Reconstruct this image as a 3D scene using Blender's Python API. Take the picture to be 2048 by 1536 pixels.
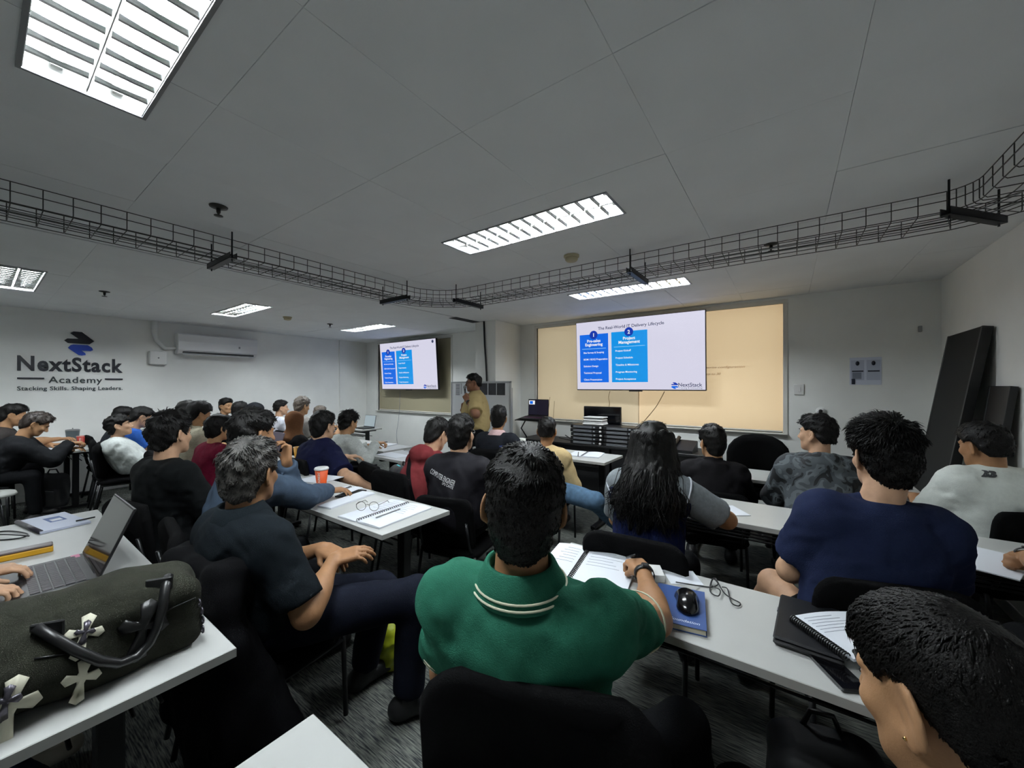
import bpy, bmesh, math, random
import numpy as np
from mathutils import Vector, Matrix
from mathutils.bvhtree import BVHTree

for _o in list(bpy.data.objects):
    bpy.data.objects.remove(_o)
SC = bpy.context.scene
COL = SC.collection
R = math.radians

# ------------------------------------------------------------------ camera
CAM_Z = 1.52
CAM_YAW = R(35.6)
FOCAL_PX = 770.0
cam_d = bpy.data.cameras.new('camera')
cam_d.sensor_width = 36.0
cam_d.lens = FOCAL_PX / 2048.0 * 36.0
cam_d.shift_y = 5.0 / 2048.0
cam_d.clip_start = 0.02
cam = bpy.data.objects.new('camera', cam_d)
COL.objects.link(cam)
cam.location = (0, 0, CAM_Z)
cam.rotation_euler = (R(90), 0, CAM_YAW)
SC.camera = cam

# ------------------------------------------------------------------ world (overcast daylight outside the windows), exposure
world = bpy.data.worlds.new('daylight')
SC.world = world
world.use_nodes = True
_bg = world.node_tree.nodes['Background']
_bg.inputs[0].default_value = (1.0, 0.96, 0.92, 1)
_bg.inputs[1].default_value = 4.2
SC.view_settings.view_transform = 'Standard'
SC.view_settings.look = 'None'
SC.view_settings.gamma = 1.0
SC.view_settings.use_curve_mapping = False
SC.view_settings.exposure = 0.0
SC.cycles.use_denoising = True
SC.cycles.max_bounces = 6
SC.cycles.diffuse_bounces = 4
SC.cycles.glossy_bounces = 3
SC.cycles.adaptive_threshold = 0.045
SC.cycles.sample_clamp_indirect = 6.0
TUBE_STRENGTH = 245.0
TV_STRENGTH = 0.85

# ------------------------------------------------------------------ pixel -> place helpers (2048 x 1536 frame)
_cd = np.array([-math.sin(CAM_YAW), math.cos(CAM_YAW), 0.0])
_cr = np.array([math.cos(CAM_YAW), math.sin(CAM_YAW), 0.0])
def ray(u, v):
    return _cd + (u - 1024.0) / FOCAL_PX * _cr - (v - 773.0) / FOCAL_PX * np.array([0, 0, 1.0])
ORG = np.array([0, 0, CAM_Z])
def at_z(u, v, z):
    k = ray(u, v); return ORG + k * ((z - CAM_Z) / k[2])
def at_y(u, v, y):
    k = ray(u, v); return ORG + k * (y / k[1])
def at_x(u, v, x):
    k = ray(u, v); return ORG + k * (x / k[0])
def at_d(u, v, t):
    return ORG + ray(u, v) * t

# ------------------------------------------------------------------ object helpers
def tag(o, label=None, cat=None, group=None, kind=None):
    if label: o['label'] = label
    if cat: o['category'] = cat
    if group: o['group'] = group
    if kind: o['kind'] = kind
    return o
def empty(name, loc=(0, 0, 0), rz=0.0):
    o = bpy.data.objects.new(name, None)
    o.empty_display_size = 0.1
    COL.objects.link(o)
    o.location = loc
    o.rotation_euler = (0, 0, rz)
    return o
def link_mesh(name, me, mat, parent=None):
    o = bpy.data.objects.new(name, me)
    COL.objects.link(o)
    if mat is not None and len(me.materials) == 0:
        me.materials.append(mat)
    if parent is not None:
        o.parent = parent
    return o
def copy_tree(o, parent=None):
    c = o.copy(); COL.objects.link(c); c.parent = parent
    for ch in o.children:
        copy_tree(ch, c)
    return c

class MB:
    """collects shapes for ONE mesh"""
    def __init__(self):
        self.v = []; self.f = []; self.m = []; self.mi = 0
        self.mats = []
        self.smooth = []
        self.sm = False
    def mat(self, m):
        if m not in self.mats: self.mats.append(m)
        self.mi = self.mats.index(m); return self
    def add(self, vs, fs, smooth=None):
        b = len(self.v)
        self.v += [tuple(map(float, p)) for p in vs]
        for f in fs:
            self.f.append([b + i for i in f]); self.m.append(self.mi)
            self.smooth.append(self.sm if smooth is None else smooth)
        return self
    def box(self, lo, hi, M=None, bev=0.0):
        x0, y0, z0 = lo; x1, y1, z1 = hi
        if bev > 0:
            b = min(bev, (x1-x0)/2.01, (y1-y0)/2.01, (z1-z0)/2.01)
            vs = []
            for sx in (0, 1):
                for sy in (0, 1):
                    for sz in (0, 1):
                        X = (x0, x1)[sx]; Y = (y0, y1)[sy]; Z = (z0, z1)[sz]
                        dx = b if sx == 0 else -b; dy = b if sy == 0 else -b; dz = b if sz == 0 else -b
                        vs += [(X, Y+dy, Z+dz), (X+dx, Y, Z+dz), (X+dx, Y+dy, Z)]
            def I(sx, sy, sz, a): return ((sx*2+sy)*2+sz)*3+a
            fs = []
            for s in (0, 1):
                q = [I(s,0,0,0), I(s,1,0,0), I(s,1,1,0), I(s,0,1,0)]; fs.append(q if s else q[::-1])
                q = [I(0,s,0,1), I(0,s,1,1), I(1,s,1,1), I(1,s,0,1)]; fs.append(q if s else q[::-1])
                q = [I(0,0,s,2), I(1,0,s,2), I(1,1,s,2), I(0,1,s,2)]; fs.append(q if s else q[::-1])
            for a in (0, 1):
                for c in (0, 1):
                    fs.append([I(a,c,0,0), I(a,c,1,0), I(a,c,1,1), I(a,c,0,1)])
                    fs.append([I(a,0,c,0), I(a,1,c,0), I(a,1,c,2), I(a,0,c,2)])
                    fs.append([I(0,a,c,1), I(1,a,c,1), I(1,a,c,2), I(0,a,c,2)])
            for sx in (0, 1):
                for sy in (0, 1):
                    for sz in (0, 1):
                        fs.append([I(sx,sy,sz,0), I(sx,sy,sz,1), I(sx,sy,sz,2)])
        else:
            vs = [(x0,y0,z0),(x1,y0,z0),(x1,y1,z0),(x0,y1,z0),(x0,y0,z1),(x1,y0,z1),(x1,y1,z1),(x0,y1,z1)]
            fs = [[0,3,2,1],[4,5,6,7],[0,1,5,4],[1,2,6,5],[2,3,7,6],[3,0,4,7]]
        if M is not None: vs = [M @ Vector(p) for p in vs]
        return self.add(vs, fs)
    def tube(self, pts, r, n=8, cap=True, closed=False, smooth=True):
        pts = [Vector(p) for p in pts]
        rs = r if hasattr(r, '__len__') else [r] * len(pts)
        L = len(pts); vs = []; fs = []
        prev = None
        for i, p in enumerate(pts):
            if closed: d = pts[(i+1) % L] - pts[i-1]
            else: d = pts[min(i+1, L-1)] - pts[max(i-1, 0)]
            d.normalize()
            if prev is None:
                a = Vector((0, 0, 1)) if abs(d.z) < 0.9 else Vector((1, 0, 0))
                nx = d.cross(a).normalized()
            else:
                nx = (prev - d * prev.dot(d))
                nx = nx.normalized() if nx.length > 1e-6 else d.orthogonal().normalized()
            prev = nx; ny = d.cross(nx)
            for k in range(n):
                t = 2 * math.pi * k / n
                vs.append(p + (nx * math.cos(t) + ny * math.sin(t)) * rs[i])
        rng = range(L) if closed else range(L - 1)
        for i in rng:
            j = (i + 1) % L
            for k in range(n):
                fs.append([i*n+k, i*n+(k+1) % n, j*n+(k+1) % n, j*n+k])
        if cap and not closed:
            fs.append(list(range(n))[::-1]); fs.append([(L-1)*n+k for k in range(n)])
        return self.add(vs, fs, smooth)
    def lathe(self, prof, c=(0, 0, 0), n=24, cap=True, smooth=True, M=None):
        vs = []; fs = []
        for (r_, z_) in prof:
            for k in range(n):
                t = 2 * math.pi * k / n
                vs.append(Vector((c[0] + r_ * math.cos(t), c[1] + r_ * math.sin(t), c[2] + z_)))
        for i in range(len(prof) - 1):
            for k in range(n):
                fs.append([i*n+k, i*n+(k+1) % n, (i+1)*n+(k+1) % n, (i+1)*n+k])
        if cap:
            fs.append(list(range(n))[::-1]); fs.append([(len(prof)-1)*n+k for k in range(n)])
        if M is not None: vs = [M @ p for p in vs]
        return self.add(vs, fs, smooth)
    def prism(self, poly, h0, h1, M=None, smooth=False):
        """polygon in local xy extruded along local z"""
        n = len(poly)
        vs = [Vector((p[0], p[1], h0)) for p in poly] + [Vector((p[0], p[1], h1)) for p in poly]
        fs = [list(range(n))[::-1], list(range(n, 2*n))]
        for i in range(n):
            j = (i + 1) % n
            fs.append([i, j, n+j, n+i])
        if M is not None: vs = [M @ p for p in vs]
        return self.add(vs, fs, smooth)
    def sheet(self, grid, smooth=True):
        """grid[i][j] of points"""
        a = len(grid); b = len(grid[0])
        vs = [p for row in grid for p in row]
        fs = [[i*b+j, i*b+j+1, (i+1)*b+j+1, (i+1)*b+j] for i in range(a-1) for j in range(b-1)]
        return self.add(vs, fs, smooth)
    def build(self, name, mat=None, parent=None, loc=None):
        me = bpy.data.meshes.new(name)
        me.from_pydata(self.v, [], self.f)
        if self.mats:
            for m in self.mats: me.materials.append(m)
            me.polygons.foreach_set('material_index', self.m)
        me.polygons.foreach_set('use_smooth', self.smooth)
        me.update()
        o = link_mesh(name, me, mat, parent)
        if loc is not None: o.location = loc
        return o

def frame(o, ex, ey, ez):
    return Matrix(((ex[0], ey[0], ez[0], o[0]), (ex[1], ey[1], ez[1], o[1]), (ex[2], ey[2], ez[2], o[2]), (0, 0, 0, 1)))
def T(x, y, z, rz=0.0, rx=0.0, ry=0.0):
    return Matrix.Translation((x, y, z)) @ Matrix.Rotation(rz, 4, 'Z') @ Matrix.Rotation(ry, 4, 'Y') @ Matrix.Rotation(rx, 4, 'X')

# ------------------------------------------------------------------ materials
def srgb(h):
    if isinstance(h, str):
        h = h.lstrip('#'); c = [int(h[i:i+2], 16) / 255 for i in (0, 2, 4)]
    else: c = h
    return [x / 12.92 if x <= 0.04045 else ((x + 0.055) / 1.055) ** 2.4 for x in c]
MATS = {}
def mat(name, col, rough=0.6, metal=0.0, spec=0.5, noise=0.0, nscale=20.0, bump=0.0, bscale=200.0, emit=None, estr=1.0, sheen=0.0, aniso=None, coat=0.0):
    if name in MATS: return MATS[name]
    m = bpy.data.materials.new(name); m.use_nodes = True
    nt = m.node_tree; b = nt.nodes['Principled BSDF']
    c = srgb(col)
    b.inputs['Base Color'].default_value = (*c, 1)
    b.inputs['Roughness'].default_value = rough
    b.inputs['Metallic'].default_value = metal
    b.inputs['Specular IOR Level'].default_value = spec
    if sheen: b.inputs['Sheen Weight'].default_value = sheen
    if coat: b.inputs['Coat Weight'].default_value = coat
    tc = nt.nodes.new('ShaderNodeTexCoord')
    if noise > 0:
        n = nt.nodes.new('ShaderNodeTexNoise'); n.inputs['Scale'].default_value = nscale; n.inputs['Detail'].default_value = 4
        mp = nt.nodes.new('ShaderNodeMapping')
        if aniso: mp.inputs['Scale'].default_value = aniso
        nt.links.new(tc.outputs['Object'], mp.inputs[0]); nt.links.new(mp.outputs[0], n.inputs['Vector'])
        cr = nt.nodes.new('ShaderNodeValToRGB')
        cr.color_ramp.elements[0].position = 0.3; cr.color_ramp.elements[1].position = 0.7
        cr.color_ramp.elements[0].color = (*[x * (1 - noise) for x in c], 1)
        cr.color_ramp.elements[1].color = (*[min(1, x * (1 + noise)) for x in c], 1)
        nt.links.new(n.outputs[0], cr.inputs[0]); nt.links.new(cr.outputs[0], b.inputs['Base Color'])
    if bump > 0:
        n2 = nt.nodes.new('ShaderNodeTexNoise'); n2.inputs['Scale'].default_value = bscale; n2.inputs['Detail'].default_value = 3
        mp2 = nt.nodes.new('ShaderNodeMapping')
        if aniso: mp2.inputs['Scale'].default_value = aniso
        nt.links.new(tc.outputs['Object'], mp2.inputs[0]); nt.links.new(mp2.outputs[0], n2.inputs['Vector'])
        bp = nt.nodes.new('ShaderNodeBump'); bp.inputs['Strength'].default_value = bump; bp.inputs['Distance'].default_value = 0.004
        nt.links.new(n2.outputs[0], bp.inputs['Height']); nt.links.new(bp.outputs[0], b.inputs['Normal'])
    if emit is not None:
        b.inputs['Emission Color'].default_value = (*srgb(emit), 1); b.inputs['Emission Strength'].default_value = estr
    MATS[name] = m
    return m
def text_mesh(name, body, size, mat_, parent=None, M=None, align='LEFT', extrude=0.0, bold=0.0, width=None, height=None, spacing=1.0, shear=0.0):
    cu = bpy.data.curves.new(name, 'FONT')
    cu.body = body; cu.size = size; cu.align_x = align; cu.extrude = extrude; cu.offset = bold; cu.resolution_u = 3
    cu.space_character = spacing; cu.shear = shear
    tmp = bpy.data.objects.new('tmp_text', cu); COL.objects.link(tmp)
    dg = bpy.context.evaluated_depsgraph_get()
    me = bpy.data.meshes.new_from_object(tmp.evaluated_get(dg))
    bpy.data.objects.remove(tmp); bpy.data.curves.remove(cu)
    co = np.zeros(len(me.vertices) * 3); me.vertices.foreach_get('co', co); co = co.reshape(-1, 3)
    if width is not None and len(co):
        w = co[:, 0].max() - co[:, 0].min()
        s = width / w
        x0 = {'LEFT': co[:, 0].min(), 'CENTER': (co[:, 0].min() + co[:, 0].max()) / 2}.get(align, co[:, 0].min())
        co[:, 0] = (co[:, 0] - x0) * s
        if height is None: co[:, 1] *= s
    if height is not None and len(co):
        co[:, 1] *= height / (co[:, 1].max() - min(0, co[:, 1].min()))
    if M is not None:
        A = np.array(M); co = co @ A[:3, :3].T + A[:3, 3]
    me.vertices.foreach_set('co', co.ravel()); me.update()
    me.materials.clear(); me.materials.append(mat_)
    me.name = name
    return link_mesh(name, me, mat_, parent)
# ------------------------------------------------------------------ soft-body modelling: distance fields meshed by surface nets
class Field:
    def __init__(s, lo, hi, h):
        s.h = h; s.lo = np.array(lo, np.float32) - 2 * h
        s.n = np.ceil((np.array(hi) + 2 * h - s.lo) / h).astype(int) + 1
        s.v = np.full(s.n, 1.0, np.float32)
    def sub(s, lo, hi):
        a = np.clip(np.floor((np.array(lo) - s.lo) / s.h).astype(int), 0, s.n)
        b = np.clip(np.ceil((np.array(hi) - s.lo) / s.h).astype(int) + 1, 0, s.n)
        if (b <= a).any(): return None
        g = [s.lo[i] + s.h * np.arange(a[i], b[i], dtype=np.float32) for i in range(3)]
        return (slice(a[0], b[0]), slice(a[1], b[1]), slice(a[2], b[2])), g[0][:, None, None], g[1][None, :, None], g[2][None, None, :]
    def comb(s, sl, d, k, mode):
        o = s.v[sl]
        if mode == 'u':
            if k > 0:
                hh = np.maximum(k - np.abs(o - d), 0) / k
                s.v[sl] = np.minimum(o, d) - hh * hh * k * 0.25
            else: s.v[sl] = np.minimum(o, d)
        elif mode == 's':
            d = -d
            if k > 0:
                hh = np.maximum(k - np.abs(o - d), 0) / k
                s.v[sl] = np.maximum(o, d) + hh * hh * k * 0.25
            else: s.v[sl] = np.maximum(o, d)
    def cone(s, a, b, ra, rb, k=0.02, mode='u', cut=False, flat=None):
        a = np.array(a, np.float32); b = np.array(b, np.float32)
        r = max(ra, rb) + k + 2 * s.h
        q = s.sub(np.minimum(a, b) - r, np.maximum(a, b) + r)
        if q is None: return s
        sl, X, Y, Z = q
        ab = b - a; L2 = float(ab @ ab) + 1e-9
        px, py, pz = X - a[0], Y - a[1], Z - a[2]
        traw = (px * ab[0] + py * ab[1] + pz * ab[2]) / L2
        t = np.clip(traw, 0, 1)
        dx, dy, dz = px - t * ab[0], py - t * ab[1], pz - t * ab[2]
        if flat is not None:                     # squash along a direction: (axis, factor>1)
            ax, fac = flat
            w = dx * ax[0] + dy * ax[1] + dz * ax[2]
            dx = dx + ax[0] * w * (fac - 1); dy = dy + ax[1] * w * (fac - 1); dz = dz + ax[2] * w * (fac - 1)
        d = np.sqrt(dx * dx + dy * dy + dz * dz) - (ra + t * (rb - ra))
        if cut: d = np.maximum(d, (traw - 1) * math.sqrt(L2))
        s.comb(sl, d.astype(np.float32), k, mode); return s
    def ell(s, c, r, M=None, k=0.02, mode='u'):
        c = np.array(c, np.float32); r = np.array(r, np.float32)
        M = np.eye(3) if M is None else np.array(M)
        ext = np.abs(M.T) @ r + k + 2 * s.h
        q = s.sub(c - ext, c + ext)
        if q is None: return s
        sl, X, Y, Z = q
        px, py, pz = X - c[0], Y - c[1], Z - c[2]
        k0 = 0; k1 = 0
        for i in range(3):
            w = (px * M[i][0] + py * M[i][1] + pz * M[i][2]) / r[i]
            k0 = k0 + w * w; k1 = k1 + (w / r[i]) ** 2
        k0 = np.sqrt(k0); k1 = np.sqrt(k1) + 1e-9
        s.comb(sl, (k0 * (k0 - 1) / k1).astype(np.float32), k, mode); return s
    def rbox(s, c, half, M, rad, k=0.01, mode='u'):
        c = np.array(c, np.float32); M = np.array(M); half = np.array(half)
        ext = np.abs(M.T) @ half + rad + k + 2 * s.h
        q = s.sub(c - ext, c + ext)
        if q is None: return s
        sl, X, Y, Z = q
        px, py, pz = X - c[0], Y - c[1], Z - c[2]
        o = 0; mx = None
        for i in range(3):
            w = np.abs(px * M[i][0] + py * M[i][1] + pz * M[i][2]) - (half[i] - rad)
            o = o + np.maximum(w, 0) ** 2
            mx = w if mx is None else np.maximum(mx, w)
        d = np.sqrt(o) + np.minimum(mx, 0) - rad
        s.comb(sl, d.astype(np.float32), k, mode); return s
    def grid(s):
        g = [s.lo[i] + s.h * np.arange(s.n[i], dtype=np.float32) for i in range(3)]
        return g[0][:, None, None], g[1][None, :, None], g[2][None, None, :]
    def mesh(s, relax=1):
        v = s.v
        ins = v < 0
        c = ins[:-1, :-1, :-1].astype(np.int8)
        tot = np.zeros(tuple(np.array(v.shape) - 1), np.int8)
        for dx in (0, 1):
            for dy in (0, 1):
                for dz in (0, 1):
                    tot += ins[dx:ins.shape[0]-1+dx, dy:ins.shape[1]-1+dy, dz:ins.shape[2]-1+dz]
        act = (tot > 0) & (tot < 8)
        idx = np.argwhere(act)
        if len(idx) == 0: return np.zeros((0, 3)), np.zeros((0, 4), int)
        num = np.full(act.shape, -1, np.int32); num[act] = np.arange(len(idx))
        acc = np.zeros((len(idx), 3)); cnt = np.zeros(len(idx))
        corners = [(a, b, d) for a in (0, 1) for b in (0, 1) for d in (0, 1)]
        cv = {k: v[idx[:, 0]+k[0], idx[:, 1]+k[1], idx[:, 2]+k[2]] for k in corners}
        for a in corners:
            for ax in range(3):
                if a[ax] == 1: continue
                b = list(a); b[ax] = 1; b = tuple(b)
                v0, v1 = cv[a], cv[b]
                m = (v0 < 0) != (v1 < 0)
                t = np.where(m, v0 / np.where(m, v0 - v1, 1), 0)
                p = np.tile(np.array(a, float), (len(idx), 1)); p[:, ax] += t
                acc[m] += p[m]; cnt[m] += 1
        V = (idx + acc / cnt[:, None]) * s.h + s.lo
        Q = []
        for ax in range(3):
            o1, o2 = [(1, 2), (2, 0), (0, 1)][ax]
            sl0 = [slice(None)] * 3; sl1 = [slice(None)] * 3
            sl0[ax] = slice(0, -1); sl1[ax] = slice(1, None)
            A = ins[tuple(sl0)]; B = ins[tuple(sl1)]
            e = np.argwhere(A != B)
            if len(e) == 0: continue
            ok = (e[:, o1] > 0) & (e[:, o2] > 0) & (e[:, o1] < v.shape[o1]-1) & (e[:, o2] < v.shape[o2]-1)
            e = e[ok]
            flip = A[e[:, 0], e[:, 1], e[:, 2]]
            def cell(d1, d2):
                q = e.copy(); q[:, o1] -= d1; q[:, o2] -= d2
                return num[q[:, 0], q[:, 1], q[:, 2]]
            q = np.stack([cell(1, 1), cell(0, 1), cell(0, 0), cell(1, 0)], 1)
            q[~flip] = q[~flip][:, ::-1]
            Q.append(q)
        Q = np.concatenate(Q)
        for _ in range(relax):
            S = np.zeros_like(V); N = np.zeros(len(V))
            for i in range(4):
                j = (i + 1) % 4
                np.add.at(S, Q[:, i], V[Q[:, j]]); np.add.at(N, Q[:, i], 1)
                np.add.at(S, Q[:, j], V[Q[:, i]]); np.add.at(N, Q[:, j], 1)
            V = 0.5 * V + 0.5 * S / N[:, None]
        return V, Q

def make_me(name, parts, mats):
    """parts: list of (V, F(n,3|4), material index)"""
    me = bpy.data.meshes.new(name)
    V = np.concatenate([p[0] for p in parts]) if parts else np.zeros((0, 3))
    loops = []; starts = []; totals = []; mi = []; off = 0; lo = 0
    for (v, f, m) in parts:
        if len(f):
            k = f.shape[1]
            loops.append((f + off).ravel()); starts.append(lo + np.arange(len(f)) * k); totals.append(np.full(len(f), k)); mi.append(np.full(len(f), m))
            lo += len(f) * k
        off += len(v)
    if not loops: return me
    loops = np.concatenate(loops).astype(np.int32); starts = np.concatenate(starts).astype(np.int32); mi = np.concatenate(mi).astype(np.int32)
    me.vertices.add(len(V)); me.vertices.foreach_set('co', V.astype(np.float32).ravel())
    me.loops.add(len(loops)); me.loops.foreach_set('vertex_index', loops)
    me.polygons.add(len(starts)); me.polygons.foreach_set('loop_start', starts)
    try: me.polygons.foreach_set('loop_total', np.concatenate(totals).astype(np.int32))
    except Exception: pass
    me.polygons.foreach_set('material_index', mi)
    me.polygons.foreach_set('use_smooth', np.ones(len(starts), bool))
    for m in mats: me.materials.append(m)
    me.update(calc_edges=True); me.validate()
    return me

def wob(X, Y, Z, f, seed):
    """smooth pseudo noise in about -1..1"""
    rs = np.random.RandomState(seed)
    o = 0
    for i in range(5):
        k = rs.normal(size=3); k = k / np.linalg.norm(k) * f * (0.7 + 0.25 * i)
        o = o + np.sin(k[0] * X + k[1] * Y + k[2] * Z + rs.uniform(0, 6.28) + 1.3 * np.sin(0.6 * (k[1] * X + k[2] * Y + k[0] * Z) + i))
    return o / 3.2

def unit(v):
    v = np.array(v, float); return v / (np.linalg.norm(v) + 1e-9)
def rot3(yaw, pitch=0.0, roll=0.0):
    """rows = local axes (right, forward, up) in world; yaw left+, pitch up+, roll: to own right +"""
    A = Matrix.Rotation(yaw, 3, 'Z') @ Matrix.Rotation(pitch, 3, 'X') @ Matrix.Rotation(roll, 3, 'Y')
    return np.array(A).T

def ik(S, W, l1, l2, hint):
    S = np.array(S, float); W = np.array(W, float)
    d = W - S; L = np.linalg.norm(d)
    if L > (l1 + l2) * 0.985:
        f = L / ((l1 + l2) * 0.985); l1 *= f; l2 *= f
    x = (l1 * l1 - l2 * l2 + L * L) / (2 * L)
    h = math.sqrt(max(l1 * l1 - x * x, 0))
    u = d / L; hv = np.array(hint, float); hv = hv - u * (hv @ u); hv = unit(hv)
    return S + u * x + hv * h

HAND = {'flat': (0.10, 0.15, 0.10), 'relax': (0.35, 0.45, 0.3), 'curl': (0.75, 1.0, 0.6), 'hold': (0.95, 1.1, 0.7), 'type': (0.35, 0.75, 0.45), 'fist': (1.2, 1.4, 0.9)}
def add_hand(F, W, f, n, side, pose='relax', s=1.0, splay=0.05):
    """W wrist, f finger direction, n back-of-hand direction, side +1 right / -1 left"""
    f = unit(f); n = np.array(n, float); n = unit(n - f * (n @ f))
    t = np.cross(f, n) * (-side)                 # towards the thumb
    M = np.array([t, f, n])
    F.rbox(W + f * 0.048 * s, (0.040 * s, 0.050 * s, 0.0145 * s), M, 0.0135 * s, k=0.012)
    F.ell(W + f * 0.03 * s + t * 0.022 * s - n * 0.006 * s, (0.02 * s, 0.03 * s, 0.017 * s), M, k=0.012)
    a1, a2, a3 = HAND[pose] if isinstance(pose, str) else pose
    for i, (off, L) in enumerate(((0.030, 0.078), (0.0105, 0.086), (-0.0095, 0.080), (-0.0285, 0.063))):
        L *= s
        base = W + f * (0.090 - 0.006 * abs(i - 1.2)) * s + t * off * s + n * 0.002
        g = 1.0 + 0.10 * (i - 1.5)
        d0 = unit(f + t * (1.5 - i) * splay)
        ang = 0; p = base; r = 0.0094 * s if i < 3 else 0.0082 * s
        for seg, (fr, a) in enumerate(((0.46, a1), (0.30, a2), (0.24, a3))):
            ang += a * g
            d = d0 * math.cos(ang) - n * math.sin(ang)
            q = p + d * L * fr
            F.cone(p, q, r, r * 0.93, k=0.005); r *= 0.93; p = q
    b = W + f * 0.022 * s + t * 0.028 * s - n * 0.004
    cl = min(1.0, (a1 + a2) / 1.9)
    d1 = unit(f * 0.75 + t * (0.75 - 0.45 * cl) - n * (0.15 + 0.5 * cl)); d2 = unit(f * 0.95 + t * (0.35 - 0.6 * cl) - n * (0.2 + 0.35 * cl))
    m1 = b + d1 * 0.046 * s; m2 = m1 + d2 * 0.032 * s
    F.cone(b, m1, 0.0135 * s, 0.0105 * s, k=0.010); F.cone(m1, m2, 0.0105 * s, 0.0088 * s, k=0.005)

def head_field(F, C, M, s=1.0, ears=True, fem=False):
    def L(x, y, z): return C + (M[0] * x + M[1] * y + M[2] * z) * s
    F.ell(L(0, -0.014, 0.033), np.array((0.076, 0.097, 0.084)) * s, M, k=0.02)
    F.ell(L(0, 0.028, -0.028), np.array((0.064, 0.066, 0.082)) * s, M, k=0.03)
    F.ell(L(0, 0.040, -0.078), np.array((0.046, 0.046, 0.034)) * s, M, k=0.03)
    F.ell(L(0, 0.078, -0.101), np.array((0.018, 0.015, 0.014)) * s, M, k=0.022)
    for sx in (-1, 1):
        F.cone(L(0.056 * sx, 0.005, -0.045), L(0.028 * sx, 0.062, -0.096), 0.016 * s, 0.015 * s, k=0.03)
        F.ell(L(0.040 * sx, 0.066, -0.026), np.array((0.022, 0.020, 0.018)) * s, M, k=0.025)
        F.cone(L(0.012 * sx, 0.089, 0.026), L(0.046 * sx, 0.074, 0.024), 0.008 * s, 0.008 * s, k=0.015)
        F.ell(L(0.031 * sx, 0.097, 0.006), np.array((0.016, 0.014, 0.011)) * s, M, k=0.012, mode='s')
        F.ell(L(0.031 * sx, 0.0775, 0.004), np.array((0.0135, 0.0125, 0.0105)) * s, M, k=0.004)
    F.cone(L(0, 0.090, 0.012), L(0, 0.113, -0.030), 0.0085 * s, 0.0125 * s, k=0.012)
    for sx in (-1, 1):
        F.ell(L(0.0125 * sx, 0.102, -0.034), np.array((0.009, 0.011, 0.008)) * s, M, k=0.008)
    F.cone(L(-0.016, 0.0905, -0.0605), L(0.016, 0.0905, -0.0605), 0.0075 * s, 0.0075 * s, k=0.008)
    F.cone(L(-0.013, 0.089, -0.0735), L(0.013, 0.089, -0.0735), 0.0085 * s, 0.0085 * s, k=0.008)
    F.cone(L(-0.02, 0.1005, -0.0665), L(0.02, 0.1005, -0.0665), 0.0035 * s, 0.0035 * s, k=0.005, mode='s')
    if ears:
        for sx in (-1, 1):
            ea = unit(M[0] * sx * 0.86 + M[1] * 0.50); eb = unit(M[1] * 0.86 - M[0] * sx * 0.50 - M[2] * 0.10); ec = np.cross(ea, eb)
            E3 = np.array([ea, eb, unit(ec)])
            ek = float(ears)
            F.ell(L(0.0835 * sx, -0.014, -0.006), np.array((0.0062, 0.0205 * ek, 0.034 * ek)) * s, E3, k=0.006)
            F.ell(L(0.078 * sx, -0.004, -0.008 - 0.029 * ek), np.array((0.007, 0.010 * ek, 0.011 * ek)) * s, E3, k=0.008)
            F.ell(L(0.0900 * sx, -0.004, -0.003), np.array((0.0085, 0.0130 * ek, 0.022 * ek)) * s, E3, k=0.004, mode='s')

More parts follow.
